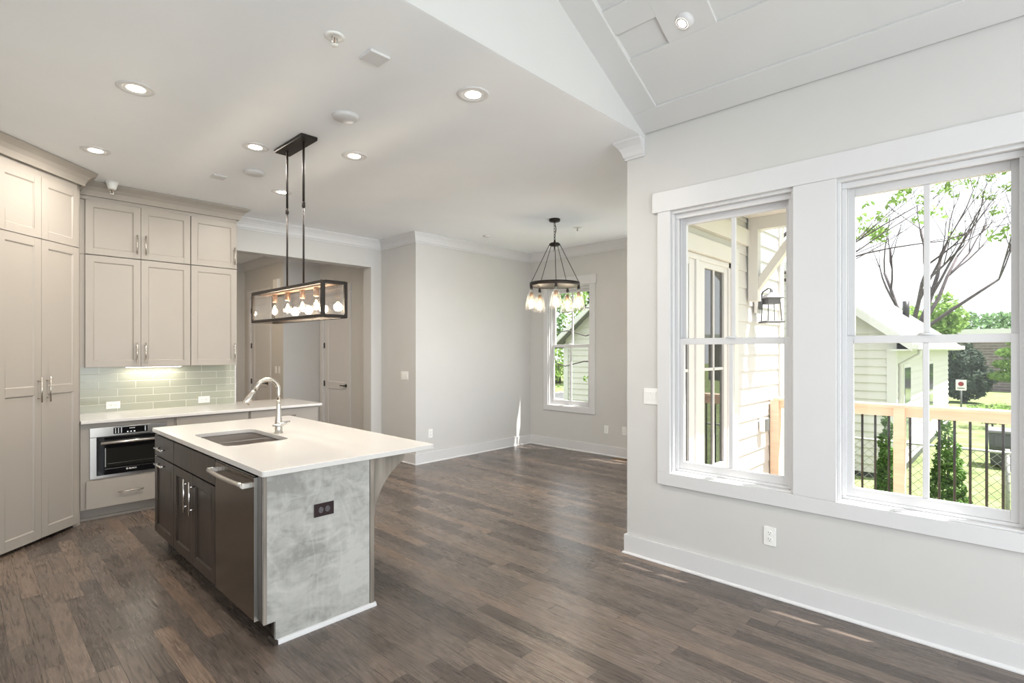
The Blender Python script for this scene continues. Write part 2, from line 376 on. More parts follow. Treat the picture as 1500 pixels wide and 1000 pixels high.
def brick_mat():
    m = M['brick']; b = BS(m); tc = N(m, 'ShaderNodeTexCoord'); sp = N(m, 'ShaderNodeSeparateXYZ'); cb = N(m, 'ShaderNodeCombineXYZ')
    L(m, tc.outputs['Object'], sp.inputs[0]); L(m, sp.outputs['Y'], cb.inputs[0]); L(m, sp.outputs['Z'], cb.inputs[1])
    br = N(m, 'ShaderNodeTexBrick'); br.inputs['Scale'].default_value = 1; br.inputs['Brick Width'].default_value = .5; br.inputs['Row Height'].default_value = .16
    br.inputs['Mortar Size'].default_value = .02; br.inputs['Color1'].default_value = (.13,.10,.10,1); br.inputs['Color2'].default_value = (.20,.16,.155,1); br.inputs['Mortar'].default_value = (.26,.25,.24,1)
    L(m, cb.outputs[0], br.inputs['Vector']); L(m, br.outputs['Color'], b.inputs['Base Color'])
brick_mat()

# ------------------------------------------------------------------ the house shell
CZ = 3.085                      # flat ceiling
XW, XWO = 3.49, 3.66            # window wall, inside and outside face
YG = 1.98                       # gable line: the flat ceiling stops here
YF = 2.128                      # inner face of the dining room's front wall
XD, XDO = 6.50, 6.66            # far dining wall
YB = 5.78                       # dining back wall
XR = 4.21                       # return wall
YK = 6.61                       # kitchen wall
XL, YL = -2.2, -3.0             # living room left and rear wall
XKL, YJ = -.48, 3.2             # kitchen left wall, jog
SL = .5; SX, SZ = XW, 3.135     # vault slope, springing
XRIDGE = (XW+XL)/2
def vz(x): return SZ + (SX-x)*SL if x >= XRIDGE else SZ + (x-XL)*SL
WZ0, WZ1 = .66, 2.505           # window openings

fl = MB(); fl.box(XL-.1, YL-.1, -.12, XWO, YG, 0); fl.box(XL-.1, YG, -.12, XDO, YK+.2, 0); fl.box(.8, YK+.2, -.12, 4.5, 10.4, 0)
struct('floor', fl, M['floor'], 'dark stained oak plank floor', 'floor')
ce = MB(); ce.box(XL-.1, YG, CZ, XDO, YK+.2, CZ+.15); ce.box(.8, YK+.2, CZ, 4.5, 10.4, CZ+.15)
struct('ceiling', ce, M['ceil'], 'flat white ceiling over the kitchen and dining room', 'ceiling')
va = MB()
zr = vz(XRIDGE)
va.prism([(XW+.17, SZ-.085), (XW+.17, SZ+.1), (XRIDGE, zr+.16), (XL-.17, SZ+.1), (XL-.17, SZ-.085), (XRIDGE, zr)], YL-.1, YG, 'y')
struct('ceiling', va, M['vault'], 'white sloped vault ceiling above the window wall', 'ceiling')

def wall_x(mb, x0, x1, y0, y1, z0, z1, holes):
    """wall slab of constant x with rectangular holes (y0,y1,z0,z1), sorted by y"""
    holes = sorted(holes); y = y0
    for a, b, c, d in holes:
        mb.box(x0, y, z0, x1, a, z1); mb.box(x0, a, z0, x1, b, c); mb.box(x0, a, d, x1, b, z1); y = b
    mb.box(x0, y, z0, x1, y1, z1); return mb
def wall_y(mb, y0, y1, x0, x1, z0, z1, holes):
    holes = sorted(holes); x = x0
    for a, b, c, d in holes:
        mb.box(x, y0, z0, a, y1, z1)
        if c > z0: mb.box(a, y0, z0, b, y1, c)
        mb.box(a, y0, d, b, y1, z1); x = b
    mb.box(x, y0, z0, x1, y1, z1); return mb

W1 = (.976, 1.773); W2 = (-.048, .749); W3 = (4.595, 5.40); W4 = (2.95, 3.75)
struct('wall_right', wall_x(MB(), XW, XWO-.03, YL-.1, YG, 0, SZ+.02, [(*W2, WZ0, WZ1), (*W1, WZ0, WZ1)]), M['wall'], 'light greige wall with the pair of tall windows', 'wall')
DOORX = (3.80, 5.16); DOORZ = 2.36
struct('wall_front', wall_y(MB(), YG+.03, YF, XW, XDO-.03, 0, CZ, [(*DOORX, 0, DOORZ)]).box(XW, YG, 0, XWO-.03, YG+.03, SZ+.02), M['wall'], 'front wall of the dining room seen end on beside the windows', 'wall')
struct('wall_far', wall_x(MB(), XD, XDO-.03, YF, YB+.15, 0, CZ, [(*W4, WZ0, WZ1), (*W3, WZ0, WZ1)]), M['wall'], 'far dining room wall with the single tall window', 'wall')
struct('wall_back', MB().box(XR, YB, 0, XD, YB+.15, CZ), M['wall'], 'blank light dining room wall lit by a sliver of sun', 'wall')
struct('wall_return', MB().box(XR, YB+.15, 0, XR+.15, YK+.2, CZ), M['wall'], 'short shaded wall with the triple light switch', 'wall')
OX0, OX1, OZ = 2.25, 4.045, 2.695
struct('wall_kitchen', wall_y(MB(), YK, YK+.2, XKL-.1, XR, 0, CZ, [(OX0, OX1, 0, OZ)]), M['wall'], 'kitchen wall with the wide opening to the hall', 'wall')
struct('wall_left', MB().box(XKL-.15, YJ, 0, XKL, YK, CZ).box(XL-.1, YJ, 0, XKL-.15, YJ+.15, CZ).box(XL-.1, YG, 0, XL, YJ, CZ), M['wall'], 'kitchen side wall beyond the pantry', 'wall')
struct('wall_left', wall_x(MB(), XL-.1, XL, YL-.1, YG, 0, SZ+.02, [(-2.0, 1.6, .25, 2.75)]), M['wall'], 'living room side wall behind the camera', 'wall')
rw = wall_y(MB(), YL-.1, YL, XL-.1, XW, 0, SZ, [(-1.75, 2.95, .2, 2.8)])
rw.prism([(XL-.1, SZ), (XW, SZ), (XRIDGE, zr+.05)], YL-.1, YL, 'y')
struct('wall_rear', rw, M['wall'], 'rear living room wall behind the camera', 'wall')
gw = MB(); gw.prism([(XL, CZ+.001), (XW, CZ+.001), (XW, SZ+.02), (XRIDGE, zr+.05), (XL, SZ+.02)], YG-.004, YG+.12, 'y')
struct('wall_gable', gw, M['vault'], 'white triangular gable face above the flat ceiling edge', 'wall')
# hall beyond the opening
XH, YH, XS = 4.25, 8.55, 3.63
HD1 = (7.61, 8.42); HD2 = (9.1, 9.91)
struct('wall_hall_right', wall_x(MB(), XH, XH+.15, YK+.2, YH, 0, CZ, [(*HD1, 0, 2.44)]), M['wall'], 'hall wall holding the white door with the lever', 'wall')
struct('wall_hall_back', MB().box(XS, YH, 0, XH+.15, YH+.15, CZ), M['wall'], 'grey wall at the back of the hall', 'wall')
struct('wall_hall_side', wall_x(MB(), XS, XS+.15, YH+.15, 10.2, 0, CZ, [(*HD2, 0, 2.44)]), M['wall'], 'beige hall wall with two switches', 'wall')
struct('wall_hall_end', MB().box(.9, 10.2, 0, XS+.15, 10.35, CZ).box(.8, YK+.2, 0, .95, 10.2, CZ), M['wall'], 'tan end wall of the hall', 'wall')

# ------------------------------------------------------------------ baseboards, crown, vault boards
BH = .142
def base_run(mb, path, closed=False):
    mb.sweep([(0, 0), (.030, 0), (.030, .008), (.024, .016), (.018, .018), (.018, BH), (0, BH)], path, 0)
bb = MB(); base_run(bb, [(XD-.3, YF), (XW, YF), (XW, YL)][::-1])
def flip(p): return p[::-1]
bb = MB(); base_run(bb, flip([(XD-.2, YF), (XW, YF), (XW, YL)]))
# path must keep the room on its left: check by sign of the offset
def room_left(path, pt):
    (x0, y0), (x1, y1) = path[0], path[1]
    return ((x1-x0)*(pt[1]-y0)-(y1-y0)*(pt[0]-x0)) > 0
def run(prof, path, inside, zc):
    mb = MB(); p = path if room_left(path, inside) else path[::-1]
    mb.sweep(prof, p, zc); return mb
BP = [(0, 0), (.030, 0), (.030, .008), (.024, .016), (.018, .018), (.018, BH), (0, BH)]
struct('baseboard_right', run(BP, [(XW, YL), (XW, YF), (5.0, YF)], (0, 0), 0), M['trim'], 'tall white baseboard under the pair of windows', 'baseboard', .002)
struct('baseboard_far', run(BP, [(XD, YF+.05), (XD, YB), (XR, YB), (XR, YK), (OX1, YK)], (5, 4), 0), M['trim'], 'white baseboard round the dining room', 'baseboard', .002)
CR = .135
CP = [(0, 0), (.078, 0), (.078, -.014), (.066, -.026), (.046, -.050), (.030, -.082), (.022, -.112), (.012, -.122), (.012, -CR), (0, -CR)]
struct('trim_1', run(CP, [(2.14, YK), (XR, YK), (XR, YB), (XD, YB), (XD, YF), (XW, YF), (XW, YG)], (3, 6), CZ), M['trim'], 'white crown moulding round the kitchen and dining ceiling', 'crown moulding')
struct('trim_2', run(CP, [(.95, 10.2), (XS, 10.2), (XS, YH), (XH, YH), (XH, YK+.2)], (2, 9), CZ), M['trim'], 'white crown moulding in the hall', 'crown moulding')
# boards on the vault slope
def slope_map(u, v, w):   # u = x, v = y, w = thickness below the slope
    n = Vector((-SL, 0, -1)).normalized()
    return Vector((u, v, vz(u))) + n*w
sb = MB(slope_map)
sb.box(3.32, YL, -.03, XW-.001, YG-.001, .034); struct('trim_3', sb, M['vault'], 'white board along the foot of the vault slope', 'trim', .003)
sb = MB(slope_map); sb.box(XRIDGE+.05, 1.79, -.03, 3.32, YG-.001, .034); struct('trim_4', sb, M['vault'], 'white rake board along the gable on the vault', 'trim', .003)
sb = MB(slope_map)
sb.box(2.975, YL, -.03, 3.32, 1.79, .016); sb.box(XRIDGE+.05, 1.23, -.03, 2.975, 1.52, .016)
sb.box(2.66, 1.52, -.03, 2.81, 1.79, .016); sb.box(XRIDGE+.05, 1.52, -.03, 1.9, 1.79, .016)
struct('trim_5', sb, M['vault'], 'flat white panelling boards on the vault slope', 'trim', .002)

# ------------------------------------------------------------------ windows
def dh_window(name, label, x, y0, y1, lock=True):
    """double-hung window in a wall of constant x, room on the -x side"""
    w = thing(name, label, 'window', (x, (y0+y1)/2, WZ0), kind='structure')
    z0, z1 = WZ0, WZ1; xo = x+.14
    j = MB()
    j.box(x+.001, y0, z0+.0125, xo, y0+.016, z1-.0165); j.box(x+.001, y1-.016, z0+.0125, xo, y1, z1-.0165); j.box(x, y0, z1-.016, xo, y1, z1); j.box(x, y0, z0, xo, y1, z0+.012)
    for a, b in ((y0+.0165, y0+.040), (y1-.040, y1-.0165)):      # stops and jamb liners
        j.box(x+.035, a, z0+.031, x+.0495, b, z1-.051); j.box(x+.0825, a, z0+.031, x+.0905, b, z1-.0165)
    j.box(x+.035, y0+.0165, z1-.05, x+.0495, y1-.0165, z1-.0165); j.box(x+.045, y0+.0165, z0+.0125, xo+.03, y1-.0165, z0+.0295)
    part('jamb', j, M['trim'], w, .002)
    ym = (y0+y1)/2
    def sash(nm, xs, a, b, bot, top, gb, gt, stile):
        s = MB(); t = .030
        s.box(xs, a, bot, xs+t, a+stile, top); s.box(xs, b-stile, bot, xs+t, b, top)
        s.box(xs, a+stile, bot, xs+t, b-stile, gb); s.box(xs, a+stile, gt, xs+t, b-stile, top)
        s.box(xs+.004, ym-.0135, gb, xs+t-.004, ym+.0135, gt)
        o = part(nm, s, M['trim'], w, .003)
        part('pane', MB().box(xs+.013, a+stile, gb, xs+.017, b-stile, gt), M['glass'], o)
        return o
    a, b = y0+.030, y1-.030
    sash('upper_sash', x+.092, a, b, 1.575, z1-.02, 1.61, 2.415, .040)
    lo = sash('lower_sash', x+.051, a, b, z0+.03, 1.608, .742, 1.566, .040)
    k = MB(); k.lathe([(.0, .014), (.03, .012), (.036, .004), (.036, 0)], (x+.066, ym, 1.608), 16)
    part('sash_lock', k, M['trim'], lo)
    c = MB(); c.box(x+.045, y1-.036, 1.70, x+.051, y1-.026, 1.76); c.box(x+.045, y0+.026, 1.70, x+.051, y0+.036, 1.76)
    part('tilt_latch', c, M['slot'], w)
    return w
dh_window('window_1', 'double-hung window nearer the wall end, porch lantern seen through it', XW, *W1)
dh_window('window_2', 'double-hung window showing the deck railing and neighbour roof', XW, *W2)
dh_window('window_3', 'single double-hung window in the far dining wall', XD, *W3)
dh_window('window_4', 'dining room window hidden behind the window wall', XD, *W4)
t = MB(); x = XW
t.box(x-.020, W1[1], WZ0, x, 1.868, 2.51); t.box(x-.020, W2[1], WZ0, x, W1[0], 2.51); t.box(x-.020, -.145, WZ0, x, W2[0], 2.51)
t.box(x-.0205, -.145, .571, x, 1.868, WZ0-.0005); struct('trim_6', t, M['trim'], 'flat white casing round the pair of windows', 'window casing', .0015)
t = MB().box(x-.026, -.185, 2.510, x, 1.906, 2.652); struct('trim_7', t, M['trim'], 'white head board above the pair of windows', 'window casing', .0015)
def casing3(nm, w, lab):
    t = MB(); x = XD
    t.box(x-.02, w[1], WZ0, x, w[1]+.085, 2.512); t.box(x-.02, w[0]-.10, WZ0, x, w[0], 2.512); t.box(x-.0205, w[0]-.10, .575, x, w[1]+.085, WZ0-.0005)
    t.box(x-.026, w[0]-.12, 2.512, x, w[1]+.105, 2.648); struct(nm, t, M['trim'], lab, 'window casing', .0015)
casing3('trim_8', W3, 'white casing round the far dining window'); casing3('trim_9', W4, 'white casing of the hidden dining window')

# ------------------------------------------------------------------ glazed porch doors in the front wall
dr = thing('door_1', 'white glazed porch doors beside the lantern wall', 'door', (4.48, YG, 0), kind='structure')
f = MB(); f.box(DOORX[0], YG+.02, 0, DOORX[0]+.05, YF, DOORZ); f.box(DOORX[1]-.05, YG+.02, 0, DOORX[1], YF, DOORZ); f.box(DOORX[0], YG+.02, DOORZ-.05, DOORX[1], YF, DOORZ); f.box(DOORX[0], YG, -.02, DOORX[1], YF, .02)
f.box(4.40, YG+.02, 0, 4.46, YF, DOORZ-.05)
part('door_frame', f, M['trim'], dr, .003)
for (a, b, ga, gb) in ((3.85, 4.40, 3.93, 4.29), (4.46, 5.11, 4.60, 5.03)):
    s = MB(); y0, y1 = YG+.035, YG+.08
    s.box(a, y0, .02, ga, y1, DOORZ-.05); s.box(gb, y0, .02, b, y1, DOORZ-.05); s.box(ga, y0, .02, gb, y1, .47); s.box(ga, y0, 2.26, gb, y1, DOORZ-.05)
    s.box((ga+gb)/2-.012, y0+.006, .47, (ga+gb)/2+.012, y1-.006, 2.26); s.box(ga, y0+.006, 1.34, gb, y1-.006, 1.366)
    o = part('door_leaf', s, M['trim'], dr, .003); part('pane', MB().box(ga, y0+.02, .47, gb, y0+.024, 2.26), M['doorglass'], o)
t = MB(); t.box(DOORX[0]-.1, YG-.015, 0, DOORX[0], YG+.03, DOORZ); t.box(DOORX[1], YG-.015, 0, DOORX[1]+.1, YG+.03, DOORZ); t.box(DOORX[0]-.1, YG-.02, DOORZ, DOORX[1]+.1, YG+.03, DOORZ+.14); t.box(XWO, YG-.02, 2.58, 5.55, YG+.03, 2.74)
struct('trim_10', t, M['whitewash'], 'white outside casing round the porch doors', 'door casing', .002)

# hall doors
def hall_door(name, label, x, y0, y1, hinge_hi):
    d = thing(name, label, 'door', (x, (y0+y1)/2, 0), kind='structure')
    c = MB()
    c.box(x-.02, y0-.09, 0, x, y0, 2.44); c.box(x-.02, y1, 0, x, y1+.09, 2.44); c.box(x-.025, y0-.11, 2.44, x, y1+.11, 2.57)
    c.box(x, y0, 0, x+.13, y0+.02, 2.44); c.box(x, y1-.02, 0, x+.13, y1, 2.44); c.box(x, y0, 2.42, x+.13, y1, 2.44)
    part('door_casing', c, M['trim'], d, .002)
    T = lambda u, v, w: (x+.045-w, u, v)
    s = MB(T); shaker(s, y0+.023, y1-.023, .012, 2.418, 0, .035, .11, [.95])
    l = part('door_leaf', s, M['trim'], d, .001)
    yh = y0+.085; 
    h = MB(); h.lathe([(.027, 0), (.027, .008), (.012, .012), (.012, .045)], (0,0,0), 14, 'x')
    h.v = [(x+.01-a, yh+b, .96+c_) for a, b, c_ in h.v]; h.box(x-.042, yh-.008, .952, x-.028, yh+.11, .968)
    part('door_lever', h, M['blackp'], l)
    for z in (.25, .97, 1.60, 2.22):
        part('hinge', MB().box(x-.006, y1-.035, z-.045, x+.012, y1-.012, z+.045), M['blackp'], d)
def shaker(mb, u0, u1, v0, v1, w0, th, rail, mids=(), rec=.009, ch=.010, rails=None):
    """framed door: stiles, rails and set-back panels with a sloped inner edge; w0 is the back, front at w0+th"""
    w1 = w0+th; bot = rail; top = rail
    if rails: bot, top = rails
    mb.box(u0, v0, w0, u0+rail, v1, w1); mb.box(u1-rail, v0, w0, u1, v1, w1)
    cuts = [v0+bot] + [q for mmid in mids for q in (mmid-rail/2, mmid+rail/2)] + [v1-top]
    mb.box(u0+rail, v0, w0, u1-rail, cuts[0], w1); mb.box(u0+rail, cuts[-1], w0, u1-rail, v1, w1)
    for i in range(1, len(cuts)-1, 2): mb.box(u0+rail, cuts[i], w0, u1-rail, cuts[i+1], w1)
    for i in range(0, len(cuts), 2):
        a, b, c, d = u0+rail, u1-rail, cuts[i], cuts[i+1]; wr = w1-rec
        mb.box(a, c, w0, b, d, wr)
        mb.add([(a,c,w1),(b,c,w1),(b,d,w1),(a,d,w1),(a+ch,c+ch,wr+.0005),(b-ch,c+ch,wr+.0005),(b-ch,d-ch,wr+.0005),(a+ch,d-ch,wr+.0005)],
               [(0,1,5,4),(1,2,6,5),(2,3,7,6),(3,0,4,7)])
hall_door('door_2', 'white panelled hall door with black lever, right of the grey wall', XH, *HD1, True)
hall_door('door_3', 'white hall door seen edge on behind the linear chandelier', XS, *HD2, True)

# ------------------------------------------------------------------ plates: outlets and switches
def plate_T(face, a, z):
    """u right, v up, w out of the wall; face: (axis, plane)"""
    ax, p = face
    if ax == '-x': return lambda u, v, w: (p-w, a-u, z+v)
    if ax == '-y': return lambda u, v, w: (a+u, p-w, z+v)
def plate_loc(face, a, z):
    return (face[1], a, z) if face[0] == '-x' else (a, face[1], z)
def outlet(label, face, a, z, horiz=False, m='plastic', group=None, name='power_outlet'):
    T0 = plate_T(face, a, z); T = (lambda u, v, w: T0(v, u, w)) if horiz else T0
    o = thing(name, label, 'outlet', plate_loc(face, a, z), group)
    part('cover_plate', MB(T).box(-.036, -.058, 0, .036, .058, .006), M[m], o, .002)
    for s in (-1, 1):
        c = MB(T); c.prism([(.0165*math.cos(q*math.pi/8), s*.0195+.0145*math.sin(q*math.pi/8)) for q in range(16)], .004, .0085, 'z')
        r = part('receptacle', c, M['grey_recept'] if m == 'plum' else M['plastic'], o)
        q = MB(T)
        q.box(-.008, s*.0195+.001, .008, -.0055, s*.0195+.009, .0092); q.box(.0055, s*.0195+.001, .008, .008, s*.0195+.008, .0092); q.box(-.0025, s*.0195-.010, .008, .0025, s*.0195-.006, .0092)
        part('slots', q, M['slot'], r)
    return o
M['grey_recept'] = mat('dark_grey_receptacle', (.10,.09,.10), .4)
def switch(label, face, a, z, n, group=None):
    T = plate_T(face, a, z); hw = .036+.023*(n-1)
    o = thing('light_switch', label, 'switch', plate_loc(face, a, z), group)
    part('cover_plate', MB(T).box(-hw, -.058, 0, hw, .058, .006), M['plastic'], o, .002)
    for i in range(n):
        u = (i-(n-1)/2)*.046; r = MB(T)
        r.add([(u-.0165,-.033,.005),(u+.0165,-.033,.005),(u+.0165,.033,.005),(u-.0165,.033,.005),(u-.0165,-.033,.0075),(u+.0165,-.033,.0075),(u+.0165,.033,.012),(u-.0165,.033,.012)],
              [(0,3,2,1),(4,5,6,7),(0,1,5,4),(1,2,6,5),(2,3,7,6),(3,0,4,7)])
        part('rocker', r, M['plastic'], o)
    return o
RW, FW, BW, TW = ('-x', XW), ('-x', XD), ('-y', YB), ('-x', XR)
outlet('white outlet low on the wall below the pair of windows', RW, 1.112, .372)
switch('white double rocker switch on the end of the window wall', RW, 1.927, 1.191, 2)
outlet('white outlet beneath the far dining window, farther from the wall end', FW, 4.306, .374)
outlet('white outlet half hidden by the end of the window wall', FW, 4.005, .384)
outlet('white outlet on the blank dining wall just past the island corner', BW, 4.45, .392)
switch('white triple rocker switch on the short shaded wall', TW, 6.03, 1.178, 3)
TILEY = YK-.012
outlet('white horizontal outlet in the tiles above the oven', ('-y', TILEY), 1.09, .972, True)
outlet('white horizontal outlet in the tiles near their end', ('-y', TILEY), 1.915, .972, True)
switch('single switch on the beige hall wall, the one farther from the grey wall', ('-x', XS), 8.83, 1.20, 1)
switch('single switch on the beige hall wall, the one nearer the grey wall', ('-x', XS), 8.70, 1.20, 1)
ch = thing('door_chime', 'small white chime box high on the hall wall behind the chandelier', 'door chime', (XS, 8.76, 2.6))
part('cover', MB().box(XS-.045, 8.67, 2.52, XS, 8.85, 2.68), M['plastic'], ch, .006); part('base_plate', MB().box(XS-.008, 8.66, 2.51, XS, 8.86, 2.69), M['plastic'], ch)

# ------------------------------------------------------------------ cabinets
def bar_pull(T, u, v, length, vertical, w0, r=.006, so=.032):
    mb = MB(); h = length/2; k = h*.68
    P = (lambda s: (u, v+s)) if vertical else (lambda s: (u+s, v))
    def tb(a, b): mb.tube([T(*a), T(*b)], r, 10)
    tb((*P(-h), w0+so), (*P(h), w0+so))
    for s in (-k, k): 
        mb.tube([T(*P(s), w0), T(*P(s), w0+so)], r*.8, 8)
    return mb
def add_door(parent, T, u0, u1, v0, v1, m, handle=None, mids=(), w0=0, th=.02, rail=.058, name='door', hm='nickel', rails=None, flat=False):
    mb = MB(T)
    if flat: mb.box(u0, v0, w0, u1, v1, w0+th)
    else: shaker(mb, u0, u1, v0, v1, w0, th, rail, mids, rails=rails)
    d = part(name, mb, m, parent, .0012)
    if handle:
        hu, hv, hl, hvert = handle
        part('handle', bar_pull(T, hu, hv, hl, hvert, w0+th), M[hm], d)
    return d
# pantry: diagonal corner cabinet
PX, PY = .162, 5.349                                   # left end of the face at floor
pan = thing('pantry_cabinet', 'tall greige corner pantry cabinet set diagonally, floor to ceiling', 'cabinet', (.45, 5.64, 0))
R2 = math.sqrt(.5)
def TP(u, v, w): return (u*R2 + w*R2, 5.187 + u*R2 - w*R2, v)     # u = s along the face, w outward
# TP maps (s) -> X = s/sqrt2 ; plane Y = X + 5.187
TOPZ = 2.95
body = MB()
back = .022*R2
body.prism([(PX+back*0, PY), (.745, 5.932), (.745, YK), (XKL, YK), (XKL, PY)], .11, TOPZ+.02, 'z')
b_ = part('body', body, M['cab'], pan, .001)
fr = MB(TP); fr.box(1.022, 0, -.01, 1.053, TOPZ+.02, .0); part('face_frame', fr, M['cab'], pan)
tk = MB(); tk.prism([(PX-.06, PY+.06), (.67, 6.0), (.74, 6.0), (.74, YK), (XKL, YK), (XKL, PY+.06)], 0, .11, 'z'); part('toe_kick', tk, M['cab'], pan)
part('filler', MB(TP).box(.985, 0, -.008, 1.053, .028, .001), M['cab'], pan)
add_door(pan, TP, .266, .6395, .03, 2.408, M['cab'], (.607, 1.213, .20, True), (1.205,), 0, .02, .062, rails=(.075, .062))
add_door(pan, TP, .6425, 1.018, .03, 2.408, M['cab'], (.690, 1.213, .20, True), (1.205,), 0, .02, .062, rails=(.075, .062))
add_door(pan, TP, .266, .6395, 2.416, TOPZ-.045, M['cab'], None, (), 0, .02, .062)
add_door(pan, TP, .6425, 1.018, 2.416, TOPZ-.045, M['cab'], None, (), 0, .02, .062)
CCP = [(0, 0), (.112, 0), (.112, -.012), (.098, -.022), (.066, -.044), (.042, -.074), (.028, -.108), (.024, -.120), (0, -.120)]
def crown_piece(path, inside, zc): return run(CCP, path, inside, zc-.002)
part('crown', crown_piece([(XKL, PY-.02), (PX, PY-.02), (.752, 5.928), (.752, 6.143)], (2, 4), CZ), M['cab'], pan)

# wall cabinets
YU = 6.25; UX0, UXM, UXE = .822, 1.688, 2.142
UT = lambda u, v, w: (u, YU+.02-w, v)
UZ0, UZM, UZT = 1.363, 2.418, 2.928
def side_filler(c, z0, z1): part('filler', MB().box(.752, YU+.03, z0, UX0-.0005, YK-.002, z1), M['cab'], c)
def wall_cab(label, x0, x1, z0, z1, doors, handles):
    c = thing('wall_cabinet', label, 'cabinet', ((x0+x1)/2, YK, z0), 'greige wall cabinets over the backsplash')
    part('body', MB().box(x0, YU+.022, z0, x1, YK-.002, z1), M['cab'], c, .001)
    for (a, b), hd in zip(doors, handles): add_door(c, UT, a, b, z0+.003, z1-.003, M['cab'], hd, (), 0, .02, .058)
    return c
mid = 1.2545
wc1 = wall_cab('tall two-door wall cabinet above the oven', UX0, UXM, UZ0, UZM-.002, [(UX0+.002, mid-.0015), (mid+.0015, UXM-.003)], [(mid-.036, 1.50, .20, True), (mid+.036, 1.50, .20, True)])
wc2 = wall_cab('short two-door wall cabinet stacked beside the pantry top', UX0, UXM, UZM+.002, UZT, [(UX0+.002, mid-.0015), (mid+.0015, UXM-.003)], [(mid-.036, 2.555, .19, True), (mid+.036, 2.555, .19, True)])
wall_cab('tall single-door wall cabinet at the open end of the row', UXM+.002, UXE, UZ0, UZM-.002, [(UXM+.006, UXE-.002)], [(UXE-.03, 1.50, .20, True)])
wall_cab('short single-door wall cabinet stacked at the open end of the row', UXM+.002, UXE, UZM+.002, UZT, [(UXM+.006, UXE-.002)], [(UXE-.03, 2.555, .19, True)])
side_filler(wc1, UZ0, UZM-.002); side_filler(wc2, UZM+.002, UZT)
cc = thing('cabinet_crown', 'greige crown moulding along the top of the wall cabinets', 'crown moulding', (1.5, YU, UZT))
part('frieze', MB().box(.760, YU+.01, UZT, UXE, YK-.002, CZ-.003), M['cab'], cc); part('moulding', crown_piece([(.752, YU+.008), (UXE, YU+.008), (UXE, YK)], (3, 4), CZ), M['cab'], cc)

# under-cabinet puck light
ul = thing('under_cabinet_light', 'lit strip light under the wall cabinets over the tiles', 'light', (1.42, 6.5, UZ0))
part('housing', MB().box(1.17, 6.47, UZ0-.012, 1.67, 6.53, UZ0), M['plastic'], ul, .002); part('lens', MB().box(1.18, 6.48, UZ0-.014, 1.66, 6.52, UZ0-.012), M['lens'], ul)
so = area_light('under_cabinet_lamp', (1.42, 6.50, UZ0-.018), (1.42, 6.53, .9), .46, .03, 0.8, (1, .92, .80))
# backsplash
struct('wall_tiles', MB().box(.747, TILEY, .905, OX0-.01, YK, UZ0+.01), M['tile'], 'pale sage glass tile backsplash', 'tiles')
struct('trim_11', MB().box(OX0-.012, TILEY-.002, .905, OX0, YK, UZ0), M['trim'], 'white edge strip at the end of the backsplash', 'trim')

# worktop and base cabinets
CT = .905; CB = .876
wt = MB(); wt.prism([(.747, 5.905), (2.965, 5.905), (2.965, 6.80), (OX0+.003, 6.80), (OX0+.003, YK-.001), (.747, YK-.001)], CB, CT, 'z')
tag(mesh_obj('countertop', wt, M['quartz'], None, .004), 'white countertop running along the kitchen wall into the opening', 'countertop')
BF = 5.955
BT = lambda u, v, w: (u, BF-w, v)
b1 = thing('base_cabinet', 'greige base cabinet that houses the built-in oven', 'cabinet', (1.1, BF, 0))
m_ = MB(); K_ = YK-.003; m_.box(.75, BF, .112, .815, K_, CB-.001); m_.box(1.40, BF, .112, 1.47, K_, CB-.001); m_.box(.815, BF, .832, 1.40, K_, CB-.001); m_.box(.815, BF, .112, 1.40, K_, .376); m_.box(.815, 6.45, .376, 1.40, K_, .832)
part('body', m_, M['cab'], b1, .001)
tk = MB(); tk.box(.75, 6.045, 0, 1.47, 6.3, .112); tk.box(.75, 6.025, 0, 1.47, 6.045, .022); part('toe_kick', tk, M['cab'], b1)
add_door(b1, BT, .788, 1.43, .118, .362, M['cab'], (1.109, .24, .20, False), (), 0, .022, .05, 'drawer', 'nickel', flat=True)
b2 = thing('base_cabinet', 'greige base cabinet between the oven and the opening, behind the island', 'cabinet', (1.85, BF, 0))
part('body', MB().box(1.472, BF, .112, 2.16, YK-.003, CB-.001), M['cab'], b2, .001); part('toe_kick', MB().box(1.472, 6.045, 0, 2.16, 6.3, .112), M['cab'], b2)
add_door(b2, BT, 1.482, 2.15, .70, .868, M['cab'], (1.81, .79, .2, False), (), 0, .02, .05, 'drawer', flat=True)
add_door(b2, BT, 1.482, 1.814, .118, .692, M['cab'], (1.78, .6, .16, True)); add_door(b2, BT, 1.818, 2.15, .118, .692, M['cab'], (1.85, .6, .16, True))
b3 = thing('base_cabinet', 'greige base cabinet under the countertop end inside the opening', 'cabinet', (2.55, BF, 0))
part('body', MB().box(2.164, BF, .112, 2.935, YK-.003, CB-.001), M['cab'], b3, .001); part('toe_kick', MB().box(2.164, 6.045, 0, 2.90, 6.3, .112), M['cab'], b3)
add_door(b3, BT, 2.174, 2.925, .70, .868, M['cab'], (2.55, .79, .2, False), (), 0, .02, .05, 'drawer', flat=True)
add_door(b3, BT, 2.174, 2.548, .118, .692, M['cab'], (2.51, .6, .16, True)); add_door(b3, BT, 2.552, 2.925, .118, .692, M['cab'], (2.59, .6, .16, True))

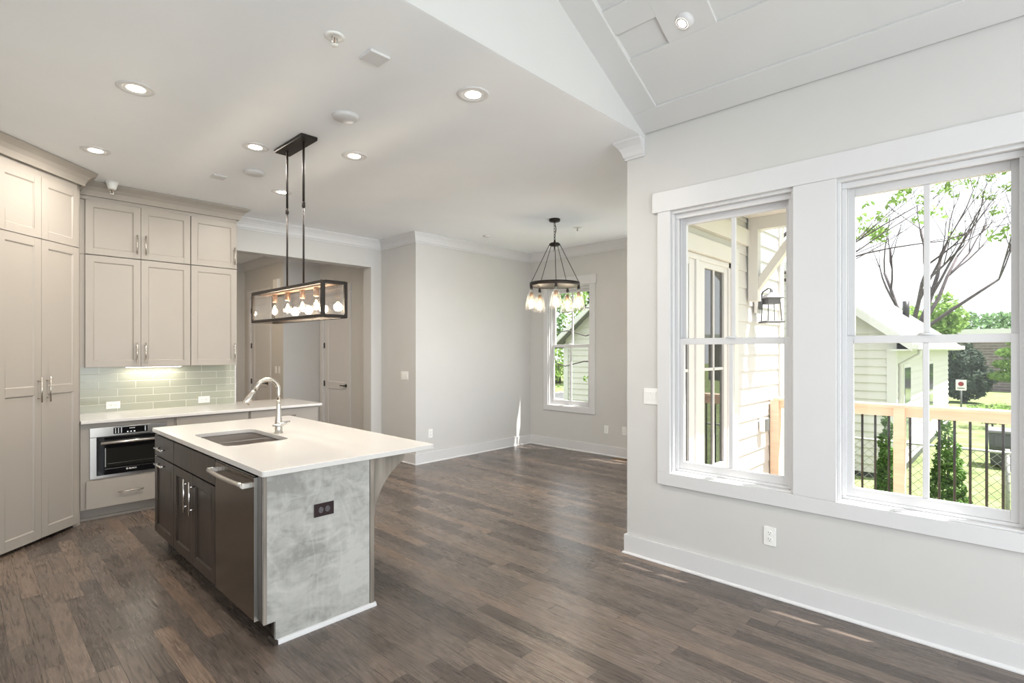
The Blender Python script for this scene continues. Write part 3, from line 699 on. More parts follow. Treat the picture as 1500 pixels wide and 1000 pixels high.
# built-in oven
OT = lambda u, v, w: (u, BF-w, v)
ov = thing('built_in_oven', 'stainless built-in oven with black glass door under the countertop', 'oven', (1.1, BF, .378))
part('body', MB().box(.82, BF, .38, 1.395, 6.44, .826), M['blackp'], ov)
part('trim_frame', MB(OT).box(.815, .378, 0, .862, .745, .012).box(1.352, .378, 0, 1.40, .745, .012).box(.862, .378, 0, 1.352, .402, .012), M['steel'], ov, .001)
cp = part('control_panel', MB(OT).box(.815, .749, 0, 1.40, .831, .014), M['steel'], ov, .001)
part('display', MB(OT).box(.984, .764, .014, 1.245, .821, .0155), M['black'], cp)
M['legend'] = emit('panel_legend', (.75,.78,.8), .6)
k1, k2, k3, k4 = MB(OT), MB(OT), MB(OT), MB(OT)
for i in range(3):
    for j in range(4): k1.box(.995+i*.022, .773+j*.012, .0155, 1.004+i*.022, .777+j*.012, .016)
for i in range(3): k2.box(1.085+i*.026, .772, .0155, 1.096+i*.026, .780, .016)
for j in range(4): k3.box(1.222, .773+j*.012, .0155, 1.232, .777+j*.012, .016)
for i in range(4): k4.box(1.105+i*.011, .805, .0155, 1.112+i*.011, .809, .016)
for q in (k1, k2, k3, k4): part('key_lettering', q, M['legend'], cp)
dd = part('door', MB(OT).box(.866, .404, 0, 1.348, .744, .026), M['black'], ov, .002)
part('handle', MB().tube([OT(.885, .695, .062), OT(1.335, .695, .062)], .013, 14).tube([OT(.91, .695, .026), OT(.91, .695, .062)], .009, 10).tube([OT(1.31, .695, .026), OT(1.31, .695, .062)], .009, 10), M['steel'], dd)
M['ovenglass'] = mat('dark_oven_window', (.016,.016,.014), .1, spec=.6)
part('window', MB(OT).box(.925, .475, .026, 1.325, .64, .027), M['ovenglass'], dd)
part('window_edge', MB(OT).box(.920, .455, .026, 1.335, .4575, .0275).box(.921, .475, .026, .926, .645, .0275).box(.94, .502, .0265, 1.30, .5035, .0275), M['steel'], dd)
lg = MB(OT); 
ring = [(.0085*math.cos(q*math.pi/12), .0085*math.sin(q*math.pi/12)) for q in range(24)]
for q in range(24):
    a, b = ring[q], ring[(q+1) % 24]
    lg.add([(1.085+a[0], .4375+a[1], .0272), (1.085+b[0], .4375+b[1], .0272), (1.085+b[0]*.75, .4375+b[1]*.75, .0272), (1.085+a[0]*.75, .4375+a[1]*.75, .0272)], [(0,1,2,3)])
lg.box(1.0805, .432, .0265, 1.0825, .443, .0272); lg.box(1.0875, .432, .0265, 1.0895, .443, .0272); lg.box(1.0825, .4365, .0265, 1.0875, .4385, .0272)
part('emblem', lg, M['plastic'], dd)
tx = bpy.data.curves.new('lettering', 'FONT'); tx.body = 'BOSCH'; tx.size = .0175; tx.extrude = .0003; tx.offset = .0004
tob = bpy.data.objects.new('lettering_curve', tx); COL.objects.link(tob)
me_ = bpy.data.meshes.new_from_object(tob.evaluated_get(bpy.context.evaluated_depsgraph_get())); bpy.data.objects.remove(tob)
me_.materials.clear(); me_.materials.append(M['plastic']); to = bpy.data.objects.new('lettering', me_); COL.objects.link(to)
to.parent = dd; lw_ = XF[ov.name].inverted() @ Vector(OT(1.099, .4315, .0275)); to.location = lw_; to.rotation_euler = (math.pi/2, 0, 0)

# ------------------------------------------------------------------ island
IX0, IX1, IY0, IY1 = 1.083, 1.727, 2.79, 4.905
isl = thing('kitchen_island', 'dark stained kitchen island with a grey wood end panel', 'kitchen island', (1.4, 3.85, 0))
IT = lambda u, v, w: (IX0+.012-w, -u, v)      # u = -y so that u runs to the right seen from the left side
DWY = (2.872, 3.478)                            # dishwasher bay
bd = MB(); bd.box(IX0+.014, DWY[1]+.012, .108, IX1-.02, IY1, .883); bd.box(IX0+.62, IY0+.02, .0, IX1-.02, DWY[1]+.012, .883); bd.box(IX0+.004, IY0+.028, .118, IX0+.62, DWY[0]-.001, .883)
part('body', bd, M['stain'], isl, .001)
part('toe_kick', MB().box(IX0+.075, DWY[1]+.012, 0, IX1-.03, IY1-.03, .108).box(IX0+.068, IY0+.02, 0, IX0+.085, DWY[0]-.012, .108), M['stain'], isl)
ep = MB(); ep.prism([(IX0+.002, .118), (IX0+.062, .118), (IX0+.062, 0), (1.697, 0), (1.697, .883), (IX0+.002, .883)], IY0, IY0+.02, 'y')
part('end_panel', ep, M['grey'], isl, .001)['label'] = 'grey figured wood end panel'
st = MB(); st.box(1.700, IY0-.004, .0, 1.727, IY0+.05, .883); part('corner_post', st, M['greycorbel'], isl, .0015)
st = MB(); st.box(IX0-.001, IY0-.003, .1185, IX0+.017, IY0+.003, .883); part('edge_strip', st, M['greycorbel'], isl, .001)
part('back_panel', MB().box(IX1-.02, IY0+.05, 0, IX1, IY1, .883), M['stain'], isl)
sh = MB(); sh.prism([(IY0-.018, 0), (IY0, 0), (IY0, .022), (IY0-.008, .020), (IY0-.015, .012)], IX0+.058, 1.735, 'x'); part('shoe_moulding', sh, M['shoe'] if 'shoe' in M else M['trim'], isl)['label'] = 'pale grey shoe moulding at the foot of the end panel'
sh = MB(); sh.prism([(IX0+.045, 0), (IX0+.068, 0), (IX0+.068, .022), (IX0+.058, .022), (IX0+.048, .013)], IY0-.018, DWY[0]-.012, 'y'); part('shoe_moulding', sh, M['stain'], isl)
def corbel(y):
    c = MB(); pts = [(1.729, .883), (1.955, .883), (1.955, .855), (1.945, .835)]
    for q in range(1, 9):
        a = math.radians(90*q/9); pts.append((1.945-.205*math.sin(a)*1.0, .835-.30*(1-math.cos(a)) ) if False else (1.74+.205*(1-math.sin(a)), .535+.30*(math.cos(a)) if False else .835-.30*(.65*(1-math.cos(a))+.35*math.sin(a))))
    pts += [(1.74, .535), (1.729, .52)]
    c.prism(pts, y, y+.045, 'y'); part('corbel', c, M['greycorbel'], isl, .002)
corbel(IY0+.012); corbel(IY1-.10)
FW_ = .02
def idoor(y0, y1, z0, z1, name, handle, flat=False):
    return add_door(isl, IT, -y1, -y0, z0, z1, M['stain'], handle, (), 0, .02, .062, name, 'chrome', flat=flat)
idoor(4.385, 4.90, .712, .868, 'drawer', (-4.68, .778, .20, False), True)
idoor(4.385, 4.90, .112, .702, 'door', (-4.68, .657, .20, False))
idoor(3.50, 4.377, .712, .868, 'drawer_front', None, True)
idoor(3.942, 4.377, .112, .702, 'door', (-4.015, .56, .22, True)); idoor(3.50, 3.938, .112, .702, 'door', (-3.895, .56, .22, True))
# island top with sink cutout
IC0, IC1, ICN, ICF = 1.065, 2.155, 2.752, 4.945
SKX, SKY = (1.185, 1.598), (3.635, 4.345)
def rrect(x0, x1, y0, y1, r, n=6):
    out = []
    for cx_, cy_, a0 in ((x1-r, y1-r, 0), (x0+r, y1-r, 90), (x0+r, y0+r, 180), (x1-r, y0+r, 270)):
        for q in range(n+1):
            a = math.radians(a0+90*q/n); out.append((cx_+r*math.cos(a), cy_+r*math.sin(a)))
    return out
ot = rrect(IC0, IC1, ICN, ICF, .018); inn = rrect(SKX[0], SKX[1], SKY[0], SKY[1], .07); n = len(ot)
tp = MB(); vs = []
for z in (.914, .884): vs += [(a, b, z) for a, b in ot] + [(a, b, z) for a, b in inn]
fs = []
for i in range(n):
    j = (i+1) % n
    fs += [(i, j, n+j, n+i), (2*n+i, 3*n+i, 3*n+j, 2*n+j), (i, 2*n+i, 2*n+j, j), (n+i, n+j, 3*n+j, 3*n+i)]
tp.add(vs, fs)
tag(mesh_obj('island_top', tp, M['quartz'], None, .0035), 'white stone top of the island with a sink cutout', 'countertop')
# sink: two bowls with a low divider
sk = thing('sink', 'undermount stainless double-bowl sink in the island top', 'sink', (1.39, 3.99, .70))
def bowl(x0, x1, y0, y1, z0, ztop, zb):
    a = rrect(x0, x1, y0, y1, .06); b = rrect(x0+.012, x1-.012, y0+.012, y1-.012, .055); n = len(a)
    m = MB(); vs = [(p, q, ztop) for p, q in a] + [(p, q, zb) for p, q in b]
    m.add(vs, [(i, (i+1) % n, n+(i+1) % n, n+i) for i in range(n)], True); m.add([(p, q, zb) for p, q in b], [tuple(range(n))]); return m
part('bowl', bowl(SKX[0]-.006, SKX[1]+.006, 4.005, SKY[1]+.006, 0, .8835, .70), M['sinksteel'], sk); part('bowl', bowl(SKX[0]-.006, SKX[1]+.006, SKY[0]-.006, 3.985, 0, .8835, .70), M['sinksteel'], sk)
part('divider', MB().box(SKX[0]-.004, 3.984, .80, SKX[1]+.004, 4.006, .872), M['sinksteel'], sk, .003)
for y in (4.17, 3.81): part('drain', MB().lathe([(.045, .7005), (.045, .703), (.03, .703), (.028, .701), (0, .701)], (1.39, y, 0), 18), M['chrome'], sk)
# faucet
FX, FY = 1.645, 3.955
fa = thing('faucet', 'brushed nickel pull-down faucet arching over the island sink', 'faucet', (FX, FY, .914))
part('base', MB().lathe([(.030, .914), (.030, .918), (.0265, .921), (.0265, .965), (.0265, .985), (.026, 1.0), (.0225, 1.03), (.0185, 1.07), (.0155, 1.12), (.0145, 1.16)], (FX, FY, 0), 24), M['nickel'], fa)
# handle: a lens-shaped lever hub on the side
hd_ = MB(); hd_.tube([(FX-.055, FY-.020, .974), (FX-.03, FY-.024, .977), (FX, FY-.026, .980), (FX+.04, FY-.024, .988), (FX+.075, FY-.02, .996)], [.004, .011, .017, .013, .005], 12)
part('lever', hd_, M['chrome'], fa)
pts = [(FX, FY, 1.14), (FX, FY, 1.2)]
for q in range(0, 15):
    a = math.radians(q*10.5); pts.append((FX-.080+.080*math.cos(a), FY, 1.234+.080*math.sin(a)))
pts.append((pts[-1][0]-.545*.05, FY, pts[-1][2]-.838*.05))
part('spout', MB().tube(pts, .0140, 16), M['nickel'], fa)
e0 = Vector(pts[-1]); dirv = (Vector(pts[-1])-Vector(pts[-2])).normalized()
part('spray_head', MB().tube([e0-dirv*.005, e0+dirv*.02, e0+dirv*.06, e0+dirv*.102, e0+dirv*.105], [.0142, .0175, .0235, .029, .026], 18), M['nickel'], fa)
# dishwasher
dw = thing('dishwasher', 'dark stainless dishwasher in the island front', 'dishwasher', (IX0, 3.17, .1))
part('tub', MB().box(IX0+.012, DWY[0], .105, IX0+.60, DWY[1], .868), M['blackp'], dw)
DT = IT
dd = MB(DT); 
dd.prism([(-DWY[1]+.003, .112), (-DWY[0]-.003, .112), (-DWY[0]-.003, .862), (-DWY[1]+.003, .862)], 0, .026, 'z'); d1 = part('door', dd, M['dwsteel'], dw, .003)
h = MB(); 
hp = [IT(-DWY[1]+.035+i/10*(DWY[1]-DWY[0]-.07), .822, .026+.046+.012*math.sin(math.pi*i/10)) for i in range(11)]
h.tube(hp, .0125, 12); part('handle', h, M['steel'], d1)
for u in (-DWY[1]+.035, -DWY[0]-.035):
    part('handle_bracket', MB(IT).box(u-.012, .808, .02, u+.012, .836, .078), M['steel'], d1, .003)
part('door_edge', MB(IT).box(-DWY[0]-.003, .112, .001, -DWY[0]-.0012, .862, .0262), M['steel'], d1)
part('control_strip', MB(IT).box(-DWY[1]+.006, .8625, .002, -DWY[0]-.006, .872, .022), M['black'], dw)
outlet('dark brown double outlet in the grey island end panel', ('-y', IY0), 1.409, .645, True, 'plum')

# ------------------------------------------------------------------ linear chandelier over the island
LX, LY, LZ0, LZ1, LH, LW = 1.765, 3.945, 1.748, 1.995, .61, .093
lc = thing('linear_chandelier', 'bronze box chandelier with clear glass over the island', 'chandelier', (LX, LY, CZ))
part('canopy', MB().box(LX-.062, LY-.235, CZ-.026, LX+.062, LY+.235, CZ), M['bronze'], lc, .004)
for s in (-1, 1):
    y = LY+s*.14
    part('rod', MB().tube([(LX, y, CZ-.02), (LX, y, 2.60)], .0085, 10).tube([(LX, y, 2.60), (LX, y, LZ1)], .0068, 10), M['bronze'], lc)
    part('rod_coupling', MB().lathe([(.0075, 2.575), (.0125, 2.58), (.0125, 2.615), (.0085, 2.62)], (LX, y, 0), 12), M['bronze'], lc)
fr = MB(); x0, x1, y0, y1 = LX-LW, LX+LW, LY-LH, LY+LH; b = .021
for x in (x0, x1-b):
    for z in (LZ0, LZ1-b): fr.box(x, y0+b, z, x+b, y1-b, z+b)
    for y in (y0, y1-b): fr.box(x, y, LZ0, x+b, y+b, LZ1)
for y in (y0, y1-b):
    for z in (LZ0, LZ1-b): fr.box(x0+b, y, z, x1-b, y+b, z+b)
part('frame', fr, M['bronze'], lc, .002)
for x in (x0+.008, x1-.012): part('glass_pane', MB().box(x, y0+b, LZ0+b, x+.004, y1-b, LZ1-b), M['glass2'], lc)
for y in (y0+.008, y1-.012): part('glass_pane', MB().box(x0+b, y, LZ0+b, x1-b, y+.004, LZ1-b), M['glass2'], lc)
part('lamp_bar', MB().box(LX-.028, y0+.01, LZ1-.024, LX+.028, y1-.01, LZ1-.004), M['bronze_w'], lc, .002)
for y in (y0+.3, y1-.3): part('finial', MB().lathe([(.006, LZ1), (.008, LZ1+.006), (.0, LZ1+.014)], (LX-.04, y, 0), 10), M['bronze'], lc)
BULB = [(.011, 0), (.013, -.012), (.017, -.03), (.026, -.055), (.0295, -.072), (.027, -.09), (.017, -.104), (.0, -.109)]
def lamp_in(parent, x, y, z, power, socket=True, sm='bronze_w', sl=.062):
    """socket hanging from z, bulb glass below, filament inside, and the lamp's own light"""
    s = part('socket', MB().lathe([(.019, 0), (.019, -sl), (.015, -sl-.004)], (x, y, z), 16), M[sm], parent)
    bz = z-sl-.002
    bl = part('bulb', MB().lathe(BULB, (x, y, bz), 18), M['bulbglass'], parent)
    f = MB()
    for k in range(4):
        a = k*math.pi/2+.4; f.tube([(x+.004*math.cos(a), y+.004*math.sin(a), bz-.03), (x+.010*math.cos(a), y+.010*math.sin(a), bz-.085)], .0022, 6)
    f.lathe([(.0, -.032), (.008, -.045), (.011, -.065), (.008, -.085), (0, -.09)], (x, y, bz), 10)
    part('filament', f, M['filament'], bl)
    ld = bpy.data.lights.new('bulb_lamp', 'POINT'); ld.energy = power; ld.color = (1,.88,.72); ld.shadow_soft_size = .03
    lo = bpy.data.objects.new('bulb_lamp', ld); COL.objects.link(lo); lo.location = (x, y, bz-.07)
    return s
for y in (4.318, 4.074, 3.824, 3.604): lamp_in(lc, LX, y+.0, LZ1-.02, 5)

# ------------------------------------------------------------------ ring chandelier in the dining room
RX, RY = 4.92, 3.99
rc = thing('ring_chandelier', 'round bronze ring chandelier with five glass shades in the dining room', 'chandelier', (RX, RY, CZ))
part('canopy', MB().lathe([(.066, 0), (.066, -.022), (.058, -.03), (.012, -.032), (.008, -.045), (.0, -.046)], (RX, RY, CZ), 28), M['bronze'], rc)
hubz = 2.785
chn = MB()
zc_ = CZ-.045; k = 0
while zc_ > hubz+.05:
    ring = []
    for q in range(13):
        a = 2*math.pi*q/12; u, v = .011*math.cos(a), .021*math.sin(a)
        ring.append((RX+(u if k % 2 else 0), RY+(0 if k % 2 else u), zc_-.018+v))
    chn.tube(ring, .0028, 6); zc_ -= .034; k += 1
part('chain', chn, M['bronze'], rc)
cd = [(RX+.012*math.sin(i*1.3), RY+.014*math.cos(i*1.1)-.012, CZ-.05-i*.033) for i in range(8)]
part('cord_bundle', MB().tube(cd+[(RX-.03, RY-.02, hubz-.03), (RX-.035, RY-.02, hubz-.09), (RX-.03, RY-.03, hubz-.03)], .004, 6), M['bronze'], rc)
part('hub', MB().lathe([(.0, .05), (.010, .048), (.012, .02), (.05, .016), (.062, .008), (.062, -.012), (.05, -.02), (.012, -.026), (0, -.03)], (RX, RY, hubz), 24), M['bronze'], rc)
RR, RZ = .298, 2.285
part('ring', MB().lathe([(RR-.012, 0), (RR, 0), (RR, .042), (RR-.012, .042), (RR-.012, 0)], (RX, RY, RZ), 56), M['bronze'], rc, 0)
toward = math.atan2(-RY, -RX)
for k in range(5):
    a = toward + math.radians(3) + k*2*math.pi/5; ex, ey = math.cos(a), math.sin(a)
    px, py = RX+ex*(RR-.006), RY+ey*(RR-.006)
    part('cord', MB().tube([(RX+ex*.05, RY+ey*.05, hubz+.012), (RX+ex*.062, RY+ey*.062, hubz), (px, py, RZ+.04), (px, py, RZ-.03)], .0036, 8), M['bronze'], rc)
    part('shade_holder', MB().lathe([(.008, 0), (.014, -.005), (.014, -.018), (.011, -.022), (.018, -.03), (.018, -.055), (.012, -.058)], (px, py, RZ+.01), 14), M['bronze'], rc)
    zt = RZ-.045
    g = MB(); g.lathe([(.022, .01), (.024, -.02), (.032, -.04), (.046, -.058), (.052, -.075), (.060, -.12), (.068, -.18), (.077, -.245), (.075, -.245), (.058, -.12), (.050, -.077), (.03, -.042), (.021, -.02), (.019, .01)], (px, py, zt), 28)
    s_ = part('glass_shade', g, M['shade'], rc)
    lamp_in(rc, px, py, zt-.035, 4.5, True, 'bronze_w', .058)

# ------------------------------------------------------------------ things on the ceiling
def can_light(x, y, label, power=14, col=(1,.92,.82)):
    c = thing('recessed_light', label, 'recessed light', (x, y, CZ), 'round recessed lights in the flat ceiling')
    part('trim_ring', MB().lathe([(.066, -.001), (.070, -.006), (.092, -.007), (.098, -.003), (.098, 0)], (x, y, CZ), 36), M['trim'], c)
    part('baffle', MB().lathe([(.066, -.004), (.060, -.002)], (x, y, CZ), 36), M['baffle'], c)
    part('lens', MB().lathe([(.065, -.0035), (.0, -.0055)], (x, y, CZ), 36), M['lens'], c)
    d = bpy.data.lights.new('can_lamp', 'AREA'); d.shape = 'DISK'; d.size = .12; d.energy = power; d.color = col
    o = bpy.data.objects.new('can_lamp', d); COL.objects.link(o); o.location = (x, y, CZ-.012)
    return c
K = (CZ-CAMH)/(3.05-CAMH)
for (x, y, lab) in ((.72, 3.708, 'recessed light nearest the camera on the pantry side'), (.732, 5.086, 'recessed light nearest the pantry crown'),
                    (1.546, 4.133, 'recessed light beside the chandelier canopy on the pantry side'), (2.152, 3.761, 'recessed light beside the chandelier canopy on the dining side'),
                    (2.165, 5.129, 'recessed light just behind the chandelier rods'), (2.122, 2.344, 'recessed light nearest the vaulted ceiling edge')):
    can_light(x*K, y*K, lab)
def disc(x, y, label, r=.085):
    o = thing('ceiling_speaker', label, 'ceiling disc', (x, y, CZ), 'round white discs on the ceiling')
    part('grille', MB().lathe([(r, 0), (r, -.012), (r-.012, -.02), (0, -.022)], (x, y, CZ), 32), M['trim'], o)
    part('rim', MB().lathe([(r+.004, 0), (r+.004, -.006), (r-.002, -.006), (r-.002, 0)], (x, y, CZ), 32), M['trim'], o)
disc(1.748*K, 3.165*K, 'round white ceiling disc between the square cover and the chandelier canopy'); disc(1.758*K, 4.73*K, 'round white ceiling disc between the canopy and the small square cover')
disc(4.879*K, 5.118*K, 'small round white disc on the dining ceiling', .05)
def sq(x, y, s, label):
    o = thing('ceiling_cover', label, 'ceiling cover', (x, y, CZ), 'square white ceiling covers')
    part('plate', MB().box(x-s, y-s, CZ-.014, x+s, y+s, CZ), M['trim'], o, .003)
sq(1.498*K, 2.413*K, .058, 'square white ceiling cover next to the sprinkler head'); sq(1.585*K, 5.067*K, .055, 'square white ceiling cover near the wall cabinets')
def sprinkler(x, y, label, cup=False):
    o = thing('sprinkler_head', label, 'sprinkler', (x, y, CZ), 'fire sprinkler heads')
    if cup:
        part('escutcheon', MB().lathe([(.052, 0), (.046, -.02), (.036, -.055), (.030, -.07), (.012, -.07)], (x, y, CZ), 24), M['plastic'], o)
        d = .07
    else:
        part('escutcheon', MB().lathe([(.048, 0), (.048, -.004), (.034, -.007), (.026, -.003), (.012, -.003)], (x, y, CZ), 24), M['plastic'], o); d = .004
    part('frame', MB().tube([(x-.012, y, CZ-d), (x-.016, y, CZ-d-.02), (x-.004, y, CZ-d-.04)], .003, 6).tube([(x+.012, y, CZ-d), (x+.016, y, CZ-d-.02), (x+.004, y, CZ-d-.04)], .003, 6), M['chrome'], o)
    part('deflector', MB().lathe([(.0, -d-.038), (.018, -d-.04), (.018, -d-.043), (0, -d-.044)], (x, y, CZ), 16), M['plastic'], o)
    part('glass_bulb', MB().tube([(x, y, CZ-d-.002), (x, y, CZ-d-.036)], .0028, 8), M['bronze_w'], o)
sprinkler(1.266*K, 2.397*K, 'white sprinkler head near the square cover over the camera side'); sprinkler(.995, 6.075, 'white cup-shaped sprinkler head against the cabinet crown', True)
sprinkler(5.331*K, 3.958*K, 'tiny sprinkler head beside the ring chandelier canopy')
can_light(2.1, 8.4, 'added unseen recessed light warming the hall, hidden by the wall cabinets', 24, (1,.78,.54))  # extra lamp out of view, added to brighten the hall walls
# gimbal light in the vault
gx, gy = 2.894, 1.386
gl = thing('gimbal_light', 'white adjustable round light in the sloped vault ceiling', 'recessed light', (gx, gy, vz(gx)))
nn = Vector((-SL, 0, -1)).normalized(); q_ = nn.to_track_quat('Z', 'Y').to_matrix()
def GT(x, y, z): return Vector((gx, gy, vz(gx))) + nn*.004 + q_ @ Vector((x, y, z))
tilt = Matrix.Rotation(math.radians(-18), 3, 'Y')
def GT2(x, y, z): return GT(*(tilt @ Vector((x, y, z))))
part('trim_ring', MB(GT).lathe([(.060, .0), (.064, .009), (.088, .009), (.096, .004), (.096, -.01)], (0,0,0), 36), M['trim'], gl)
eb = part('eyeball', MB(GT2).lathe([(.058, -.012), (.055, .012), (.046, .026), (.036, .030)], (0,0,0), 30), M['trim'], gl)
part('lens', MB(GT2).lathe([(.0375, .0295), (0, .031)], (0,0,0), 24), M['lens'], eb)
# hall smoke detector, floor register
sd = thing('smoke_detector', 'white smoke detector on the hall ceiling', 'smoke detector', (3.05, 8.1, CZ))
part('base', MB().lathe([(.068, 0), (.068, -.012), (.06, -.016)], (3.02, 8.05, CZ), 24), M['plastic'], sd); part('cover', MB().lathe([(.058, -.014), (.054, -.034), (.03, -.042), (0, -.043)], (3.02, 8.05, CZ), 24), M['plastic'], sd)
M['brass'] = mat('tan_register', (.30,.21,.13), .45, .3)
fv = thing('floor_register', 'tan floor register beside the far dining baseboard', 'floor vent', (6.38, 3.95, 0))
part('frame', MB().box(6.33, 3.80, 0, 6.345, 4.10, .006).box(6.425, 3.80, 0, 6.44, 4.10, .006).box(6.345, 3.80, 0, 6.425, 3.815, .006).box(6.345, 4.085, 0, 6.425, 4.10, .006), M['brass'], fv)
lv = MB()
for i in range(12): lv.box(6.345, 3.822+i*.022, .001, 6.425, 3.831+i*.022, .005)
part('louvres', lv, M['brass'], fv)

# ------------------------------------------------------------------ outside: porch, deck, siding
def lap_y(mb, x0, x1, y, z0, z1, e=.168, t=.018):
    z = z0
    while z < z1-.01:
        zt = min(z+e, z1); mb.add([(x0,y,z),(x1,y,z),(x1,y-t,z),(x0,y-t,z),(x0,y,zt),(x1,y,zt),(x1,y-.004,zt),(x0,y-.004,zt)], [(0,1,2,3),(4,7,6,5),(3,2,6,7),(0,3,7,4),(1,5,6,2),(0,4,5,1)]); z += e
def lap_x(mb, y0, y1, x, z0, z1, e=.168, t=.018, clip=None):
    z = z0
    while z < z1-.01:
        zt = min(z+e, z1); a0, b0, a1, b1 = y0, y1, y0, y1
        if clip:
            a0, b0 = clip(z); a1, b1 = clip(zt)
        mb.add([(x,a0,z),(x,b0,z),(x-t,b0,z),(x-t,a0,z),(x,a1,zt),(x,b1,zt),(x-.004,b1,zt),(x-.004,a1,zt)], [(0,1,2,3),(4,7,6,5),(3,2,6,7),(0,3,7,4),(1,5,6,2),(0,4,5,1)]); z += e
s = MB(); lap_y(s, DOORX[1]+.1, XDO-.10, YG+.03, -.2, 2.98); lap_y(s, XWO, DOORX[0]-.1, YG+.03, -.2, 2.58); lap_y(s, DOORX[0]-.1, DOORX[1]+.1, YG+.03, 2.74, 2.98)
struct('wall_outside', s, M['siding'], 'white lap siding wall beside the porch doors', 'siding')
s = MB(); s.box(XDO-.10, YG-.005, -.2, XDO+.02, YG+.12, 3.0); struct('trim_12', s, M['whitewash'], 'white corner board at the end of the lap siding', 'trim')
s = MB(); wall_x(s, XWO-.03, XWO, YL-.1, YG+.03, -.2, SZ+.05, [(*W2, WZ0-.02, WZ1+.02), (*W1, WZ0-.02, WZ1+.02)]); wall_x(s, XDO-.03, XDO, YG+.12, YB+.15, -.9, CZ, [(*W4, WZ0-.02, WZ1+.02), (*W3, WZ0-.02, WZ1+.02)])
struct('wall_outside', s, M['siding'], 'outer skin of the window walls', 'siding')
# eaves
e = MB(); e.box(XWO-.02, YL-.3, 2.99, 3.90, YG+.03, 3.06); e.box(3.90, YL-.3, 2.94, 3.96, YG+.03, 3.10); struct('roof_eave', e, M['whitewash'], 'eave over the window wall', 'eave')
e = MB(); e.box(XDO-.02, YG-.2, 2.99, 6.77, YB+.5, 3.08); struct('roof_eave', e, M['whitewash'], 'eave over the far dining wall', 'eave')
pr = thing('porch_roof', 'small white porch roof over the glazed doors', 'porch roof', (4.6, 1.6, 2.8))
part('soffit', MB().box(4.17, 1.25, 2.86, 5.80, YG-.001, 2.90), M['whitewash'], pr); part('fascia', MB().box(4.17, 1.22, 2.80, 5.82, 1.25, 2.98), M['whitewash'], pr)
rf = MB(); rf.prism([(1.20, 2.96), (YG, 3.3), (YG, 3.24), (1.20, 2.90)], 4.17, 5.85, 'x'); part('roofing', rf, M['roof'], pr)
kb = thing('porch_bracket', 'white triangular knee bracket beside the lantern', 'bracket', (5.6, YG, 2.4))
part('upright', MB().box(5.55, 1.885, 2.02, 5.65, YG-.001, 2.86), M['whitewash'], kb, .003); part('beam', MB().box(5.55, 1.27, 2.735, 5.65, 1.885, 2.86), M['whitewash'], kb, .003)
br = MB(); br.prism([(1.885, 2.13), (1.885, 2.26), (1.53, 2.735), (1.44, 2.735)], 5.56, 5.64, 'x'); part('brace', br, M['whitewash'], kb, .003)
# lantern
qx, qy = 5.80, 1.835
ln = thing('wall_lantern', 'grey metal wall lantern on the white siding', 'lantern', (qx, YG, 2.0))
part('mounting_block', MB().box(qx-.07, YG-.03, 1.91, qx+.07, YG+.0, 2.14), M['whitewash'], ln)
part('back_plate', MB().box(qx-.05, YG-.045, 1.95, qx+.05, YG-.03, 2.12), M['lantern'], ln, .004)
part('arm', MB().tube([(qx, YG-.04, 2.08), (qx, YG-.06, 2.13), (qx, qy+.03, 2.165), (qx, qy, 2.155)], .009, 8), M['lantern'], ln)
cap = MB(); cap.lathe([(.125, 2.055), (.125, 2.065), (.05, 2.105), (.018, 2.12), (.014, 2.15), (0, 2.152)], (qx, qy, 0), 4, smooth=False); part('cap', cap, M['lantern'], ln)
cg = MB(); cg.lathe([(.078, 2.04), (.078, 2.06), (.09, 2.06), (.09, 2.0), (.078, 2.0)], (qx, qy, 0), 4, smooth=False)
for k in range(4):
    a = k*math.pi/2; cg.tube([(qx+.078*math.cos(a), qy+.078*math.sin(a), 2.05), (qx+.088*math.cos(a), qy+.088*math.sin(a), 2.0), (qx+.10*math.cos(a), qy+.10*math.sin(a), 1.815)], .006, 6)
part('cage', cg, M['lantern'], ln)
part('base', MB().lathe([(.13, 1.805), (.13, 1.82), (.10, 1.828), (0, 1.828)], (qx, qy, 0), 4, smooth=False), M['lantern'], ln)
part('glass', MB().lathe([(.072, 2.0), (.088, 1.83)], (qx, qy, 0), 4, smooth=False), M['glass2'], ln)
ob = thing('outdoor_outlet', 'grey weatherproof outlet box on the white siding', 'outlet', (5.95, YG, .72))
part('box', MB().box(5.90, YG-.05, .66, 6.02, YG+.01, .80), M['plastic'], ob, .006); part('cover', MB().box(5.905, YG-.06, .665, 6.015, YG-.05, .795), M['lantern'], ob, .003)
# deck and railing
dk = MB()
y = -2.2
while y < YG-.02: dk.box(XWO+.002, y, -.15, 6.45, y+.135, -.12); y += .14
struct('floor_deck', dk, M['decking'], 'wood deck boards outside the windows', 'deck')
rl = thing('deck_railing', 'new pine deck railing with round black balusters', 'railing', (6.3, .5, -.12))
part('top_rail', MB().box(6.22, -1.6, .972, 6.38, YG-.03, 1.0), M['pine'], rl, .003); part('side_rail', MB().box(6.262, -1.6, .885, 6.30, YG-.03, .972), M['pine'], rl, .003); part('bottom_rail', MB().box(6.262, -1.6, -.03, 6.30, YG-.03, .055), M['pine'], rl, .003)
for y in (.775, 1.895, -.56, -1.6): part('post', MB().box(6.232, y, -.5, 6.262 if False else 6.325, y+.09, .972), M['pine'], rl, .003)
ys = [1.78, 1.67, 1.56, 1.45, 1.34, 1.235, 1.126, 1.017, .906, .739, .63, .522, .413, .305, .195, .088, -.02, -.13, -.24, -.35]
for y in ys: part('baluster', MB().tube([(6.281, y, .055), (6.281, y, .885)], .0105, 8), M['blackp'], rl)

